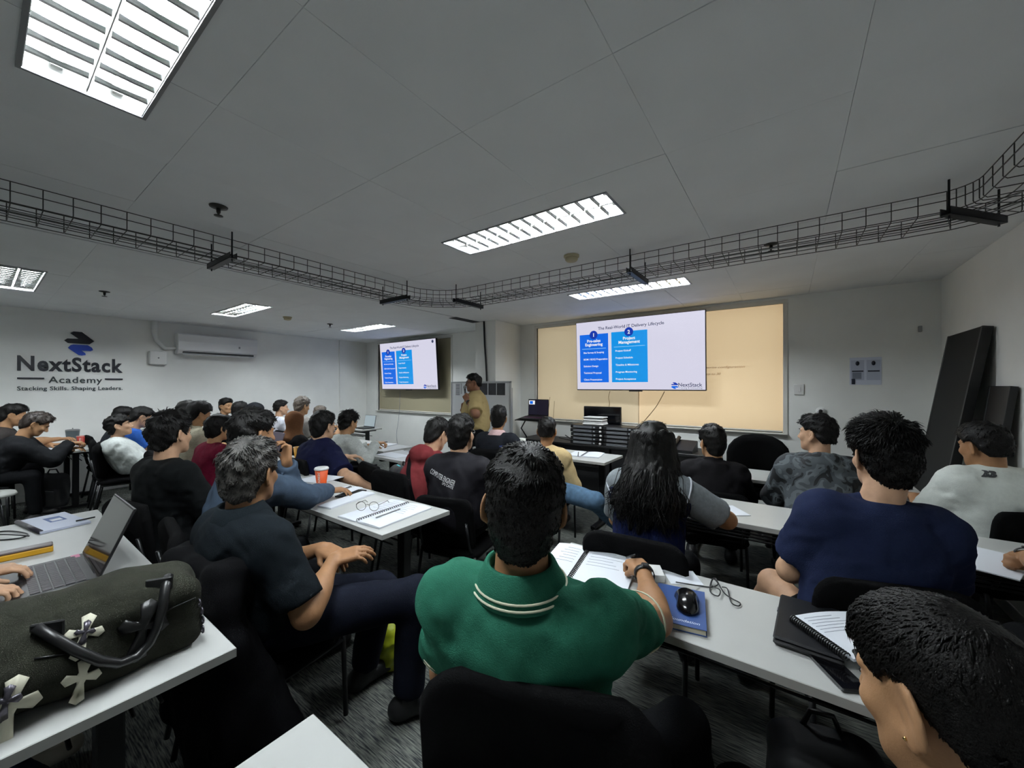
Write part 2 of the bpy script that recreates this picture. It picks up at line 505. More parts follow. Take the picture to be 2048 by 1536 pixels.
HAIRLINE = {
    'short':  ([-0.12, -0.06, -0.035, -0.012, 0.012, 0.030, 0.055, 0.080, 0.12], [-0.110, -0.106, -0.055, 0.020, 0.026, -0.004, 0.045, 0.068, 0.072]),
    'fade':   ([-0.12, -0.06, -0.035, -0.012, 0.012, 0.030, 0.055, 0.080, 0.12], [-0.060, -0.055, -0.020, 0.030, 0.034, 0.018, 0.052, 0.070, 0.074]),
    'medium': ([-0.12, -0.06, -0.035, -0.012, 0.012, 0.030, 0.055, 0.080, 0.12], [-0.105, -0.100, -0.062, 0.004, 0.010, -0.018, 0.030, 0.046, 0.050]),
    'bob':    ([-0.12, -0.06, -0.035, -0.012, 0.012, 0.030, 0.055, 0.080, 0.12], [-0.19, -0.18, -0.16, -0.12, -0.10, -0.06, 0.045, 0.060, 0.060]),
}
def hair_mesh(C, M, s, vox, style='short', vol=1.0, tuft=0, tlen=0.03, seed=1, spiky=0.0, lift=0.3, lump=1.0):
    def L(x, y, z): return C + (M[0] * x + M[1] * y + M[2] * z) * s
    F = Field(C - 0.26 * s, C + 0.20 * s, vox)
    t = 0.011 * vol
    F.ell(L(0, -0.014, 0.034), np.array((0.076 + min(t, 0.0085), 0.097 + t * 0.8, 0.084 + t * 1.15)) * s, M, k=0)
    F.ell(L(0, -0.030, -0.020), np.array((0.068 + min(t, .012) * 0.45, 0.078 + t * 0.3, 0.098)) * s, M, k=0.02)
    if vol > 1.0:
        F.ell(L(0, 0.010, 0.060), np.array((0.068 + min(t, .016) * .7, 0.080 + t * .7, 0.060 + t * 1.1)) * s, M, k=0.02)
    X, Y, Z = F.grid()
    px, py, pz = X - C[0], Y - C[1], Z - C[2]
    lx = (px * M[0][0] + py * M[0][1] + pz * M[0][2]) / s
    ly = (px * M[1][0] + py * M[1][1] + pz * M[1][2]) / s
    lz = (px * M[2][0] + py * M[2][1] + pz * M[2][2]) / s
    F.v += (lump * 0.004 * vol * wob(X, Y, Z, 75, seed) + min(lump, .6) * 0.0018 * wob(X, Y, Z, 260, seed + 7)).astype(np.float32)
    xs, zs = HAIRLINE.get(style, HAIRLINE['short'])
    zl = np.interp(ly, xs, zs) + 0.004 * np.sin(lx * 300 + ly * 170)
    cut = ((zl - lz) * 0.8 * s).astype(np.float32)
    k = 0.012
    hh = np.maximum(k - np.abs(F.v - cut), 0) / k
    F.v = np.maximum(F.v, cut) + hh * hh * k * 0.25
    V, Q = F.mesh(relax=1)
    parts = [(V, Q, 0)]
    if tuft > 0:
        rs = np.random.RandomState(seed)
        fi = rs.randint(0, len(Q), tuft)
        a, b, c = V[Q[fi, 0]], V[Q[fi, 1]], V[Q[fi, 2]]
        nr = np.cross(b - a, c - a); nr /= np.linalg.norm(nr, axis=1)[:, None] + 1e-12
        p = (a + V[Q[fi, 2]]) / 2
        crown = L(0.01, -0.055, 0.115)
        fl = p - crown; fl -= nr * (fl * nr).sum(1)[:, None]; fl /= np.linalg.norm(fl, axis=1)[:, None] + 1e-9
        sw = np.cross(nr, fl)
        loc = (p - C) @ M.T / s
        keep = (loc[:, 2] > np.interp(loc[:, 1], xs, zs) + 0.006)
        up = np.clip((loc[:, 2] - 0.03) / 0.08, 0, 1)[:, None]
        d = fl + nr * (lift * (0.4 + rs.rand(tuft, 1)) + spiky * up * (0.5 + rs.rand(tuft, 1))) + sw * rs.normal(0, 0.35, (tuft, 1)) + (M[1] * 0.25)[None, :] * up
        d /= np.linalg.norm(d, axis=1)[:, None]
        ln = tlen * s * (0.5 + rs.rand(tuft, 1)) * (0.45 + 0.55 * up + 0.8 * spiky * up)
        w = (0.0016 + 0.0018 * rs.rand(tuft, 1)) * s
        side = np.cross(d, nr); side /= np.linalg.norm(side, axis=1)[:, None] + 1e-9
        p0 = p - nr * 0.004
        p1 = p0 + d * ln * 0.55 + nr * 0.002
        d2 = d - nr * 0.5 * (1 - spiky) - M[2][None, :] * 0.25; d2 /= np.linalg.norm(d2, axis=1)[:, None]
        p2 = p1 + d2 * ln * 0.5
        up2 = np.cross(side, d)
        P = np.stack([p0 - side * w, p0 + side * w, p0 + up2 * w, p1 - side * w * .8, p1 + side * w * .8, p1 + up2 * w * .8, p2], 1)[keep]
        n = len(P)
        base = (np.arange(n) * 7)[:, None]
        tri = np.concatenate([base + np.array(f) for f in ((0, 1, 3), (1, 4, 3), (1, 2, 4), (2, 5, 4), (2, 0, 5), (0, 3, 5), (3, 4, 6), (4, 5, 6), (5, 3, 6))])
        parts.append((P.reshape(-1, 3), tri, 0))
    return parts
# ------------------------------------------------------------------ people
QUAL = {'near': (0.0046, 0.0048, 0.0090), 'mid': (0.0066, 0.0068, 0.0120), 'far': (0.0092, 0.0095, 0.0155)}
def skin(name, col):
    if name in MATS: return MATS[name]
    m = mat(name, col, rough=0.55, spec=0.35, noise=0.10, nscale=30, bump=0.12, bscale=350)
    b = m.node_tree.nodes['Principled BSDF']
    return m
SKIN = {'tan': skin('skin_tan', '#ad835f'), 'light': skin('skin_light', '#c0987a'), 'brown': skin('skin_brown', '#7d5640'), 'mid': skin('skin_mid', '#9c7250')}
def cloth(name, col, fold=0.4, rough=0.85, noise=0.12, nscale=60):
    return mat(name, col, rough=rough, spec=0.06, noise=noise, nscale=nscale, bump=fold, bscale=420)
HAIR_BLACK = mat('hair_black', '#0b0a09', rough=0.48, spec=0.18, noise=0.5, nscale=90, bump=0.5, bscale=300)
HAIR_DARKBROWN = mat('hair_dark_brown', '#241a14', rough=0.42, spec=0.45, noise=0.5, nscale=90, bump=0.5, bscale=300)
HAIR_GREY = mat('hair_grey', '#413f3c', rough=0.45, spec=0.4, noise=0.9, nscale=45, bump=0.6, bscale=260)
HAIR_ASH = mat('hair_ash', '#5a5149', rough=0.5, spec=0.4, noise=0.6, nscale=60, bump=0.5, bscale=260)
EYE = mat('eye_dark', '#120c0a', rough=0.2)
SHOE_BLACK = mat('shoe_black', '#121214', rough=0.5)
SHOE_WHITE = mat('shoe_offwhite', '#b9b3a6', rough=0.6)

def wrap_ring(axis_pt, up, rt, ft, rows, n=30, a0=0.0, a1=2 * math.pi, squash=0.92):
    """rows: list of (radius, height) around an axis -> grid of points"""
    g = []
    for (r_, h_) in rows:
        row = []
        for i in range(n + 1):
            a = a0 + (a1 - a0) * i / n
            p = axis_pt + rt * (math.sin(a) * r_) + ft * (math.cos(a) * r_ * squash) + up * h_
            row.append(p)
        g.append(row)
    return g

def person(label, H, yaw, look=None, lean=0.08, side=0.0, s=1.0, bulk=1.0, q='far', skin_='tan', hair=None, hmat=None,
           shirt=None, pants=None, armR='table', armL='table', legs=None, shoe=None, neck=0.03, stand=False, glasses=None, ears=True, face=True,
           shoulder=0.0, twist=0.0, seat=0.46, nape=0.0, sh_drop=0.0, off=0.0, eark=1.0, nz=0.0):
    """H: centre of the head; yaw: way the trunk faces (radians, 0 = front wall, + = left); look: (yaw, pitch, roll) of the head"""
    vh, va, vc = QUAL[q]
    H = np.array(H, float)
    up = np.array([0, 0, 1.0])
    fw = np.array([-math.sin(yaw), math.cos(yaw), 0]); rt = np.array([math.cos(yaw), math.sin(yaw), 0])
    ly, lp, lr = look if look is not None else (yaw, 0.0, 0.0)
    M = rot3(ly, lp, lr)
    N = H - up * (0.163 - nz) * s - fw * neck + rt * off
    S = N - up * 0.060 * s
    pz = 0.94 * s if stand else seat + 0.085
    P = np.array([S[0], S[1], 0]) - fw * lean - rt * side; P[2] = pz
    sp = unit(S - P)
    rtw = unit(rt * math.cos(twist) + fw * math.sin(twist))
    ft = unit(np.cross(sp, rtw) * 1.0); ft = -ft if ft @ fw < 0 else ft
    rts = unit(np.cross(ft, sp))
    A = np.array([rts, ft, sp])
    B = np.array([rt, unit(np.cross(sp, rt)) if np.cross(sp, rt) @ fw > 0 else -unit(np.cross(sp, rt)), sp])
    base = np.array([P[0], P[1], 0.0])
    root = empty('person', base)
    tag(root, label, 'person', 'people in the classroom')
    w = (0.156 + shoulder) * s
    ShR = S + rts * w - sp * (0.012 + sh_drop) * s; ShL = S - rts * w - sp * (0.012 + sh_drop) * s
    l1, l2 = 0.285 * s, 0.255 * s
    arms = {}
    for key, spec, Sh, sg in (('R', armR, ShR, 1), ('L', armL, ShL, -1)):
        if spec is None: continue
        hint = unit(rt * sg * 0.55 - up * 0.8 - fw * 0.25)
        if spec == 'table':
            W = np.array([S[0], S[1], 0]) + fw * 0.34 + rt * sg * 0.10; W[2] = 0.785
            d = unit(fw * 0.8 - rt * sg * 0.55); n = up; pose = 'relax'
        elif spec == 'lap':
            W = P + fw * 0.27 + rt * sg * 0.09; W[2] = pz + 0.11
            d = unit(fw * 0.75 - rt * sg * 0.7 - up * 0.1); n = unit(up + fw * .2); pose = 'relax'
        elif spec == 'down':
            W = Sh - up * 0.48 + fw * 0.05 + rt * sg * 0.06; d = -up + fw * 0.15; n = rt * sg; pose = 'relax'
        else:
            W, d, n, pose = spec[:4]; W = np.array(W, float); d = np.array(d, float); n = np.array(n, float)
            if len(spec) > 4: hint = np.array(spec[4], float)
        E = ik(Sh, W, l1, l2, hint)
        if not isinstance(spec, str) and len(spec) > 5: E = np.array(spec[5], float)
        arms[key] = (Sh, E, W, d, n, pose, sg)
    # ---- legs
    lg = {}
    for key, sg in (('R', 1), ('L', -1)):
        hip = P + rt * sg * 0.088 * s * bulk ** 0.5
        if stand:
            K = hip + fw * 0.02 + rt * sg * 0.015; K[2] = 0.50 * s
            An = hip + rt * sg * 0.03 - fw * 0.01; An[2] = 0.085
        else:
            K = hip + fw * 0.41 * s + rt * sg * 0.06; K[2] = seat + 0.075
            An = K + fw * 0.03; An[2] = 0.085
        tf = fw
        if legs and key in legs:
            K = np.array(legs[key][0], float); An = np.array(legs[key][1], float)
            if len(legs[key]) > 2: tf = unit(legs[key][2])
        lg[key] = (hip, K, An, tf)
    # ---- body: head + neck, arms with hands, trunk, meshed and joined into one skin
    parts = []
    F = Field(np.minimum(H - 0.17 * s, N - 0.10), np.maximum(H + 0.15 * s, N + 0.1), vh)
    head_field(F, H, M, s, ears=eark if ears else 0)
    nb = H + (M[0] * 0 + M[1] * -0.022 + M[2] * -0.055) * s
    F.cone(nb, N - sp * 0.03, 0.052 * s * bulk ** 0.6, 0.060 * s * bulk ** 0.6, k=0.025)
    V, Q = F.mesh(); parts.append((V, Q, 0))
    for key, (Sh, E, W, d, n, pose, sg) in arms.items():
        slv = (shirt or {}).get('sleeve', 'short')
        f = unit(d)
        tip = W + f * 0.19 * s
        pts = np.stack([Sh, E, W, tip])
        F = Field(pts.min(0) - 0.09, pts.max(0) + 0.09, va * (1.25 if slv == 'long' and q != 'near' else 1.0))
        b5 = bulk ** 0.5 * (0.84 if slv == 'long' else 1.0)
        F.cone(Sh, E, 0.052 * s * b5, 0.042 * s * b5, k=0)
        F.cone(E, W, 0.041 * s * b5, 0.0275 * s, k=0.02)
        F.ell(E + (W - E) * 0.26, np.array((0.047, 0.10, 0.047)) * s * b5, np.array([unit(np.cross(W - E, up + 0.01)), unit(W - E), unit(np.cross(np.cross(W - E, up + 0.01), W - E))]), k=0.03)
        add_hand(F, W, d, n, sg, pose, s=1.0 * s)
        V, Q = F.mesh(relax=0 if q == 'far' else 1); parts.append((V, Q, 0))
    F = Field(np.minimum(P, S) - 0.25, np.maximum(P, S) + 0.25, 0.024)
    F.ell(P + sp * 0.04, np.array((0.145, 0.10, 0.11)) * s * bulk, B, k=0.02)
    F.ell(P + (S - P) * 0.66, np.array((0.14, 0.095, 0.19)) * s * bulk, A, k=0.08)
    F.cone(ShL, ShR, 0.045 * s, 0.045 * s, k=0.05)
    V, Q = F.mesh(); parts.append((V, Q, 0))
    bare = (pants or {}).get('bare')
    for key, (hip, K, An, tf) in lg.items():
        if bare:
            F = Field(np.minimum(np.minimum(hip, K), An) - 0.1, np.maximum(np.maximum(hip, K), An) + 0.1, 0.012)
            F.cone(hip, K, 0.075, 0.055, k=0); F.cone(K, An, 0.054, 0.036, k=0.02); F.ell(K + (An - K) * .3 - tf * .02, (0.05, 0.05, 0.12), k=0.03)
            V, Q = F.mesh(); parts.append((V, Q, 0))
    parts = [(v - base, f, m) for v, f, m in parts]
    link_mesh('body', make_me('body', parts, [SKIN[skin_]]), None, root)
    # ---- hair, brows, eyes
    def L(x, y, z): return H + (M[0] * x + M[1] * y + M[2] * z) * s
    hm = hmat or HAIR_BLACK
    hp = []
    if hair is not None:
        hd = dict(style='short', vol=1.0, tuft=0, tlen=0.03, seed=int(abs(H[0] * 977 + H[1] * 313)) % 9999); hd.update(hair)
        long_ = hd.pop('long', None); hv = hd.pop('vox', vh * 1.15)
        hp = hair_mesh(H, M, s, hv, **hd)
        if long_: hp += long_(H, M, s, S, fw, rt, sp)
    if face:
        for sx in (-1, 1):
            F = Field(L(0.03 * sx, 0.085, 0.026) - 0.04, L(0.03 * sx, 0.085, 0.026) + 0.04, max(0.003, vh * 0.6))
            F.cone(L(0.013 * sx, 0.0975, 0.024), L(0.034 * sx, 0.0925, 0.0285), 0.0042 * s, 0.0042 * s, k=0)
            F.cone(L(0.034 * sx, 0.0925, 0.0285), L(0.049 * sx, 0.078, 0.025), 0.0042 * s, 0.003 * s, k=0.003)
            hp.append((*F.mesh(relax=0), 0))
    if hp:
        link_mesh('hair', make_me('hair', [(v - base, f, m) for v, f, m in hp], [hm]), None, root)
    if face:
        for sx in (-1, 1):
            mb = MB(); mb.sm = True
            mb.lathe([(0.0008, -0.0095), (0.006, -0.006), (0.0075, 0), (0.006, 0.006), (0.0008, 0.0095)], n=10,
                     M=frame(L(0.031 * sx, 0.0855, 0.004) - base, M[1] * 0.75 * s, M[2] * 0.62 * s, M[0] * 1.15 * s))
            mb.build('eye', EYE, root)
    # ---- shirt
    sh = dict(mat=None, sleeve='short', puff=0.0, fold=0.004, ffreq=26, collar=None, hood=None, cuff=None, length=0.0)
    sh.update(shirt or {})
    g = 0.010 + sh['puff']
    pts = [P, S] + [a[0] for a in arms.values()] + [a[1] for a in arms.values()]
    if sh['sleeve'] == 'long': pts += [a[2] for a in arms.values()]
    pts = np.stack(pts)
    lo = pts.min(0) - 0.22 * bulk; hi = pts.max(0) + 0.20 * bulk; lo[2] = max(lo[2], P[2] - 0.24); hi[2] = min(hi[2], N[2] + 0.13)
    F = Field(lo, hi, vc)
    zb = sh['length']
    F.ell(P + sp * 0.06, np.array((0.158 + g, 0.118 + g, 0.15 + zb)) * s * bulk, B, k=0)
    F.ell(P + (S - P) * 0.38 + ft * 0.012 * bulk ** 3, np.array((0.148 + g, 0.112 * bulk ** 0.6 + g, 0.19)) * s * bulk, B, k=0.08)
    F.ell(P + (S - P) * 0.70, np.array((0.158 + g, 0.110 + g, 0.20)) * s * bulk, A, k=0.08)
    F.cone(S - rts * (w - 0.03) - sp * 0.035, S + rts * (w - 0.03) - sp * 0.035, (0.056 + g) * s, (0.056 + g) * s, k=0.07)
    for sg in (-1, 1):
        F.cone(N - sp * 0.03 + rts * sg * 0.03, S + rts * sg * (w - 0.01) - sp * 0.02, 0.045 * s, (0.040 + g) * s, k=0.05)
    F.ell(S - ft * 0.045 - sp * 0.08 , np.array((0.13, 0.055, 0.11)) * s * bulk, A, k=0.07)
    F.cone(N - sp * 0.035 + sp * nape, S - sp * 0.07, 0.052 * s * bulk ** 0.5, 0.085 * s, k=0.04)
    for key, (Sh, E, W, d, n, pose, sg) in arms.items():
        b5 = bulk ** 0.5
        F.ell(Sh - sp * .006, np.array((0.058, 0.058, 0.060)) * s * b5 + g * 0.6, A, k=0.05)
        if sh['sleeve'] == 'long':
            F.cone(Sh, E, (0.060 * b5 + g) * s, (0.048 * b5 + g) * s, k=0.035)
            we = W - unit(W - E) * 0.006
            F.cone(E, we, (0.049 * b5 + g) * s, (0.035 + g * 0.7) * s, k=0.025, cut=True)
        elif sh['sleeve'] == 'short':
            e = Sh + (E - Sh) * sh.get('slen', 0.68)
            F.cone(Sh, e, (0.061 * b5 + g) * s, (0.056 * b5 + g) * s, k=0.035, cut=True)
    if sh['hood']:
        hk = sh['hood']
        c = N - ft * (0.06 + 0.03 * hk) - sp * (0.02 + 0.02 * hk)
        F.ell(c, (0.105 * hk, 0.062 * hk, 0.075 * hk), A, k=0.03)
        F.cone(N - rts * 0.085 + sp * 0.005, N + rts * 0.085 + sp * 0.005, 0.034, 0.034, k=0.03)
        F.cone(c - rts * 0.07 + sp * .03, c + rts * 0.07 + sp * .03, 0.028, 0.028, k=0.02)
        F.ell(N + ft * 0.01 + sp * 0.10, (0.072, 0.078, 0.11), A, k=0.02, mode='s')
    X, Y, Z = F.grid()
    sd = int(abs(H[0] * 571 + H[1] * 137)) % 9973
    if sh['fold'] > 0:
        n1 = wob(X, Y, Z * 0.8, sh['ffreq'] * 1.6, sd); n2 = wob(X + 0.3 * Z, Y, Z * 1.3, sh['ffreq'] * 2.7, sd + 3)
        F.v += (sh['fold'] * (0.55 * n1 + 1.1 * (np.abs(n1) - 0.45) * (0.6 + 0.4 * n2) + 0.35 * n2)).astype(np.float32)
    zc = (P[2] - 0.055 - zb - Z) if not stand else (P[2] - 0.13 - Z)
    F.v = np.maximum(F.v, np.broadcast_to(zc.astype(np.float32), F.v.shape))
    V, Q = F.mesh()
    shirt_o = link_mesh('shirt', make_me('shirt', [(V - base, Q, 0)], [sh['mat']]), None, root)
    # collar
    if sh['collar']:
        ck = sh['collar']
        ca = N + sp * (0.006 + ck.get('lift', 0.0)) - base
        tilt = unit(sp + ft * 0.12)
        fr = unit(ft - tilt * (ft @ tilt)); rr = np.cross(fr, tilt)
        if ck['kind'] == 'polo':
            rows = [(0.060, -0.02), (0.063, 0.030), (0.067, 0.037), (0.074, 0.034), (0.086, 0.008), (0.103, -0.022), (0.102, -0.027), (0.092, -0.022)]
            rows = [(r_ * s * bulk ** .5, h_) for r_, h_ in rows]
            mb = MB(); mb.sheet(wrap_ring(ca, tilt, rr, fr, rows, 36, R(22), R(338)))
            co = mb.build('collar', ck['mat'], root)
            if ck.get('stripe'):
                for hh, rr_ in ((-0.0065, 0.0960), (-0.0165, 0.1015)):
                    gpt = wrap_ring(ca, tilt, rr, fr, [(rr_ * s * bulk ** .5, hh)], 36, R(24), R(336))[0]
                    m2 = MB(); m2.tube(gpt, 0.0024, 6); m2.build('collar_stripe', ck['stripe'], co)
        elif ck['kind'] == 'crew':
            gpt = wrap_ring(ca, tilt, rr, fr, [(0.062 * s * bulk ** .5, -0.012)], 32, 0, 2 * math.pi)[0][:-1]
            mb = MB(); mb.tube(gpt, 0.0095, 8, closed=True); mb.build('collar', ck['mat'], root)
        elif ck['kind'] == 'stand':
            rows = [(0.066, -0.03), (0.064, 0.040), (0.070, 0.044), (0.080, -0.03)]
            rows = [(r_ * s * bulk ** .5, h_) for r_, h_ in rows]
            mb = MB(); mb.sheet(wrap_ring(ca, tilt, rr, fr, rows, 32, R(14), R(346)))
            mb.build('collar', ck['mat'], root)
    if sh['cuff'] and sh['sleeve'] == 'short':
        for key, (Sh, E, W, d, n, pose, sg) in arms.items():
            ax = unit(E - Sh); a = unit(np.cross(ax, up + 0.013)); b = np.cross(ax, a)
            for off in (0.0, -0.009):
                e = Sh + (E - Sh) * sh.get('slen', 0.68) + ax * (off - 0.004) - base
                r_ = (0.056 * bulk ** .5 + g) * s + 0.0015
                m2 = MB(); m2.tube([e + (a * math.cos(t) + b * math.sin(t)) * r_ for t in np.linspace(0, 2 * math.pi, 30)[:-1]], 0.0018, 6, closed=True)
                m2.build('sleeve_stripe', sh['cuff'], root)
    # ---- trousers
    pn = dict(mat=None, cut=1.0, puff=0.0); pn.update(pants or {})
    pts = np.stack([P] + [x for v in lg.values() for x in v[:3]])
    F = Field(pts.min(0) - 0.14, np.minimum(pts.max(0) + 0.16, (9, 9, P[2] + 0.16)), max(vc * 1.35, 0.0135))
    b5 = bulk ** 0.5
    F.ell(P, np.array((0.160, 0.120, 0.11)) * s * bulk, B, k=0)
    for key, (hip, K, An, tf) in lg.items():
        cutK = pn['cut']
        if bare:
            F.cone(hip, hip + (K - hip) * bare, 0.092 * b5, 0.082 * b5, k=0.04, cut=True)
        else:
            F.cone(hip, K, (0.088 + pn['puff']) * b5 * s, (0.066 + pn['puff']) * s, k=0.04)
            e = K + (An - K) * 0.93
            F.cone(K, e, (0.066 + pn['puff']) * s, (0.052 + pn['puff']) * s, k=0.03, cut=True)
    X, Y, Z = F.grid()
    F.v += (0.004 * wob(X, Y, Z, 34, sd + 5)).astype(np.float32)
    V, Q = F.mesh()
    link_mesh('trousers', make_me('trousers', [(V - base, Q, 0)], [pn['mat']]), None, root)
    # ---- shoes
    for key, (hip, K, An, tf) in lg.items():
        F = Field(An - 0.24, An + 0.24, 0.015)
        a = An.copy(); a[2] = 0.05; tw = np.cross(tf, up)
        F.cone(a - tf * 0.045, a + tf * 0.13, 0.044, 0.042, k=0, flat=(tw, 1.0))
        F.cone(a - tf * 0.03, An + up * 0.01, 0.044, 0.043, k=0.03)
        X, Y, Z = F.grid()
        F.v = np.maximum(F.v, np.broadcast_to((max(0.003, An[2] - 0.082) - Z).astype(np.float32), F.v.shape))
        V, Q = F.mesh()
        link_mesh('shoe', make_me('shoe', [(V - base, Q, 0)], [shoe or SHOE_BLACK]), None, root)
    # ---- glasses
    if glasses:
        gm = glasses; mb = MB()
        for sx in (-1, 1):
            ring = [L(0.033 * sx + 0.023 * math.cos(t), 0.104 - 0.006 * abs(math.cos(t) * .5 + sx * .5), 0.002 + 0.018 * math.sin(t)) - base for t in np.linspace(0, 2 * math.pi, 17)[:-1]]
            mb.tube(ring, 0.0017, 6, closed=True)
            mb.tube([L(0.056 * sx, 0.099, 0.006) - base, L(0.075 * sx, 0.055, 0.008) - base, L(0.080 * sx, 0.0, 0.012) - base, L(0.079 * sx, -0.022, -0.004) - base], 0.0019, 6)
        mb.tube([L(-0.010, 0.106, 0.006) - base, L(0, 0.109, 0.009) - base, L(0.010, 0.106, 0.006) - base], 0.0017, 6)
        mb.build('glasses', gm, root)
    info = dict(lean=lean, root=root, base=base, shirt=shirt_o, arms=arms, P=P, S=S, N=N, A=A, H=H, M=M, fw=fw, rt=rt, sp=sp, L=L, ft=ft, rts=rts, lg=lg)
    return info

def decal_text(info, body, size, mat_, c, xdir, ydir, name='print', ray_dir=None, offset=0.002, **kw):
    """print lettering onto the shirt: flat text cast along ray_dir on to the cloth"""
    sh = info['shirt']; base = info['base']
    bv = BVHTree.FromPolygons([v.co[:] for v in sh.data.vertices], [p.vertices[:] for p in sh.data.polygons])
    xd, yd = unit(xdir), unit(ydir); nd = np.cross(xd, yd)
    o = text_mesh(name, body, size, mat_, info['root'], M=frame(np.array(c) - base, xd, yd, nd), **kw)
    rd = Vector(unit(ray_dir if ray_dir is not None else -nd))
    for v in o.data.vertices:
        st = v.co - rd * 0.25
        hit, nn, i, dist = bv.ray_cast(st, rd)
        if hit is not None: v.co = hit - rd * offset
    o.data.update()
    return o
def watch(info, side, m_band, m_face=None, name='wrist_watch'):
    Sh, E, W, d, n, pose, sg = info['arms'][side]
    ax = unit(W - E); c = W - ax * 0.022 - info['base']
    nn = np.array(n, float); nn = unit(nn - ax * (nn @ ax)); t = np.cross(ax, nn)
    mb = MB()
    ring = []
    for hh in (-0.011, 0.011):
        ring.append([c + ax * hh + nn * 0.0325 * math.cos(a) + t * 0.0345 * math.sin(a) for a in np.linspace(0, 2 * math.pi, 25)])
    ring = [[p * 1.0 for p in ring[0]], [p + 0 for p in ring[1]]]
    out = [[c + ax * hh + nn * 0.0355 * math.cos(a) + t * 0.0375 * math.sin(a) for a in np.linspace(0, 2 * math.pi, 25)] for hh in (0.011, -0.011)]
    mb.sheet(ring + out + [ring[0]])
    mb.box((-0.014, -0.014, 0.032), (0.014, 0.014, 0.042), M=frame(c, t, ax, nn), bev=0.004)
    mb.build(name, m_band, info['root'])
# ------------------------------------------------------------------ room shell
XL, XR, YF, YB, ZC = -8.15, 1.20, 5.40, -3.2, 2.55
M_WALL = mat('wall_paint', '#eeefeb', rough=0.75, noise=0.03, nscale=3, bump=0.05, bscale=120)
M_CEIL = mat('ceiling_board', '#e4e6e6', rough=0.85, noise=0.03, nscale=2.5, bump=0.08, bscale=160)
M_VOID = mat('ceiling_void', '#2a2b2c', rough=0.9)
M_WHITE = mat('white_plastic', '#e6e6e4', rough=0.4)
M_BLACK = mat('black_plastic', '#111113', rough=0.45)
M_BLACKM = mat('black_steel', '#17181a', rough=0.4, metal=0.3)
M_GALV = mat('tray_wire', '#4b4a47', rough=0.45, metal=0.7)
M_GREYM = mat('grey_metal', '#8b8d8e', rough=0.4, metal=0.6)

def carpet():
    m = bpy.data.materials.new('carpet_grey'); m.use_nodes = True
    nt = m.node_tree; b = nt.nodes['Principled BSDF']; b.inputs['Roughness'].default_value = 0.95; b.inputs['Specular IOR Level'].default_value = 0.1
    tc = nt.nodes.new('ShaderNodeTexCoord')
    def noise(sc, scale):
        mp = nt.nodes.new('ShaderNodeMapping'); mp.inputs['Scale'].default_value = scale
        n = nt.nodes.new('ShaderNodeTexNoise'); n.inputs['Scale'].default_value = sc; n.inputs['Detail'].default_value = 3
        nt.links.new(tc.outputs['Object'], mp.inputs[0]); nt.links.new(mp.outputs[0], n.inputs['Vector']); return n
    n1 = noise(30, (0.45, 6.0, 1)); n2 = noise(5, (1, 1, 1))
    cr = nt.nodes.new('ShaderNodeValToRGB')
    cr.color_ramp.elements[0].position = 0.36; cr.color_ramp.elements[0].color = (*srgb('#33363a'), 1)
    cr.color_ramp.elements[1].position = 0.66; cr.color_ramp.elements[1].color = (*srgb('#84877f'), 1)
    nt.links.new(n1.outputs[0], cr.inputs[0])
    mx = nt.nodes.new('ShaderNodeMixRGB'); mx.blend_type = 'MULTIPLY'; mx.inputs[0].default_value = 0.4
    nt.links.new(cr.outputs[0], mx.inputs[1]); nt.links.new(n2.outputs[0], mx.inputs[2]); nt.links.new(mx.outputs[0], b.inputs['Base Color'])
    bp = nt.nodes.new('ShaderNodeBump'); bp.inputs['Strength'].default_value = 0.5; bp.inputs['Distance'].default_value = 0.004
    nt.links.new(n1.outputs[0], bp.inputs['Height']); nt.links.new(bp.outputs[0], b.inputs['Normal'])
    return m
M_CARPET = carpet()
def struct(o, label=None):
    tag(o, label, None, None, 'structure'); return o

struct(MB().box((XL-.2, YB-.2, -0.1), (XR+.2, YF+.3, 0.0)).build('floor', M_CARPET), 'dark grey streaked carpet floor')
struct(MB().box((XL-.15, YB-.15, 0), (XL, YF+.15, 2.75)).build('wall_left', M_WALL), 'white painted wall with the academy sign')
struct(MB().box((XR, YB-.15, 0), (XR+.15, YF+.15, 2.75)).build('wall_right', M_WALL), 'white painted side wall in shade')
struct(MB().box((XL-.15, YB-.15, 0), (XR+.15, YB, 2.75)).build('wall_back', M_WALL), 'white painted wall behind the camera')
# front wall with two window openings
W1 = (at_y(1074, 656, YF)[0], at_y(1566, 607, YF)[0], at_y(1566, 866, YF)[2], 2.475)
W2 = (at_y(757, 820, YF)[0], at_y(902, 826, YF)[0], at_y(760, 820, YF)[2], 2.475)
def wall_with_holes(holes):
    mb = MB(); T0, T1 = YF, YF + 0.16
    x = XL - .15
    for (a, b, z0, z1) in holes:
        mb.box((x, T0, 0), (a, T1, 2.75)); mb.box((a, T0, 0), (b, T1, z0)); mb.box((a, T0, z1), (b, T1, 2.75)); x = b
    mb.box((x, T0, 0), (XR + .15, T1, 2.75)); return mb
struct(wall_with_holes([W2, W1]).build('wall_front', M_WALL), 'white painted front wall with two windows')
# shallow pilaster at the far left corner and the pillar beside the whiteboard
struct(MB().box((XL, 4.74, 0), (XL + 0.05, YF, ZC)).build('wall_pilaster', M_WALL), 'shallow white pilaster at the far left corner')
struct(MB().box((-4.09, 4.70, 0), (-3.68, YF, ZC)).build('wall_pillar', M_WALL), 'square white pillar behind the whiteboard')
struct(MB().box((XL, YB, 0), (XL + 0.012, 4.74, 0.09), bev=.003).build('baseboard_left', M_WHITE))
struct(MB().box((XR - 0.012, YB, 0), (XR, YF, 0.09), bev=.003).build('baseboard_right', M_WHITE))
struct(MB().box((XL + .05, YF - 0.012, 0), (XR - .012, YF, 0.09), bev=.003).build('baseboard_front', M_WHITE))

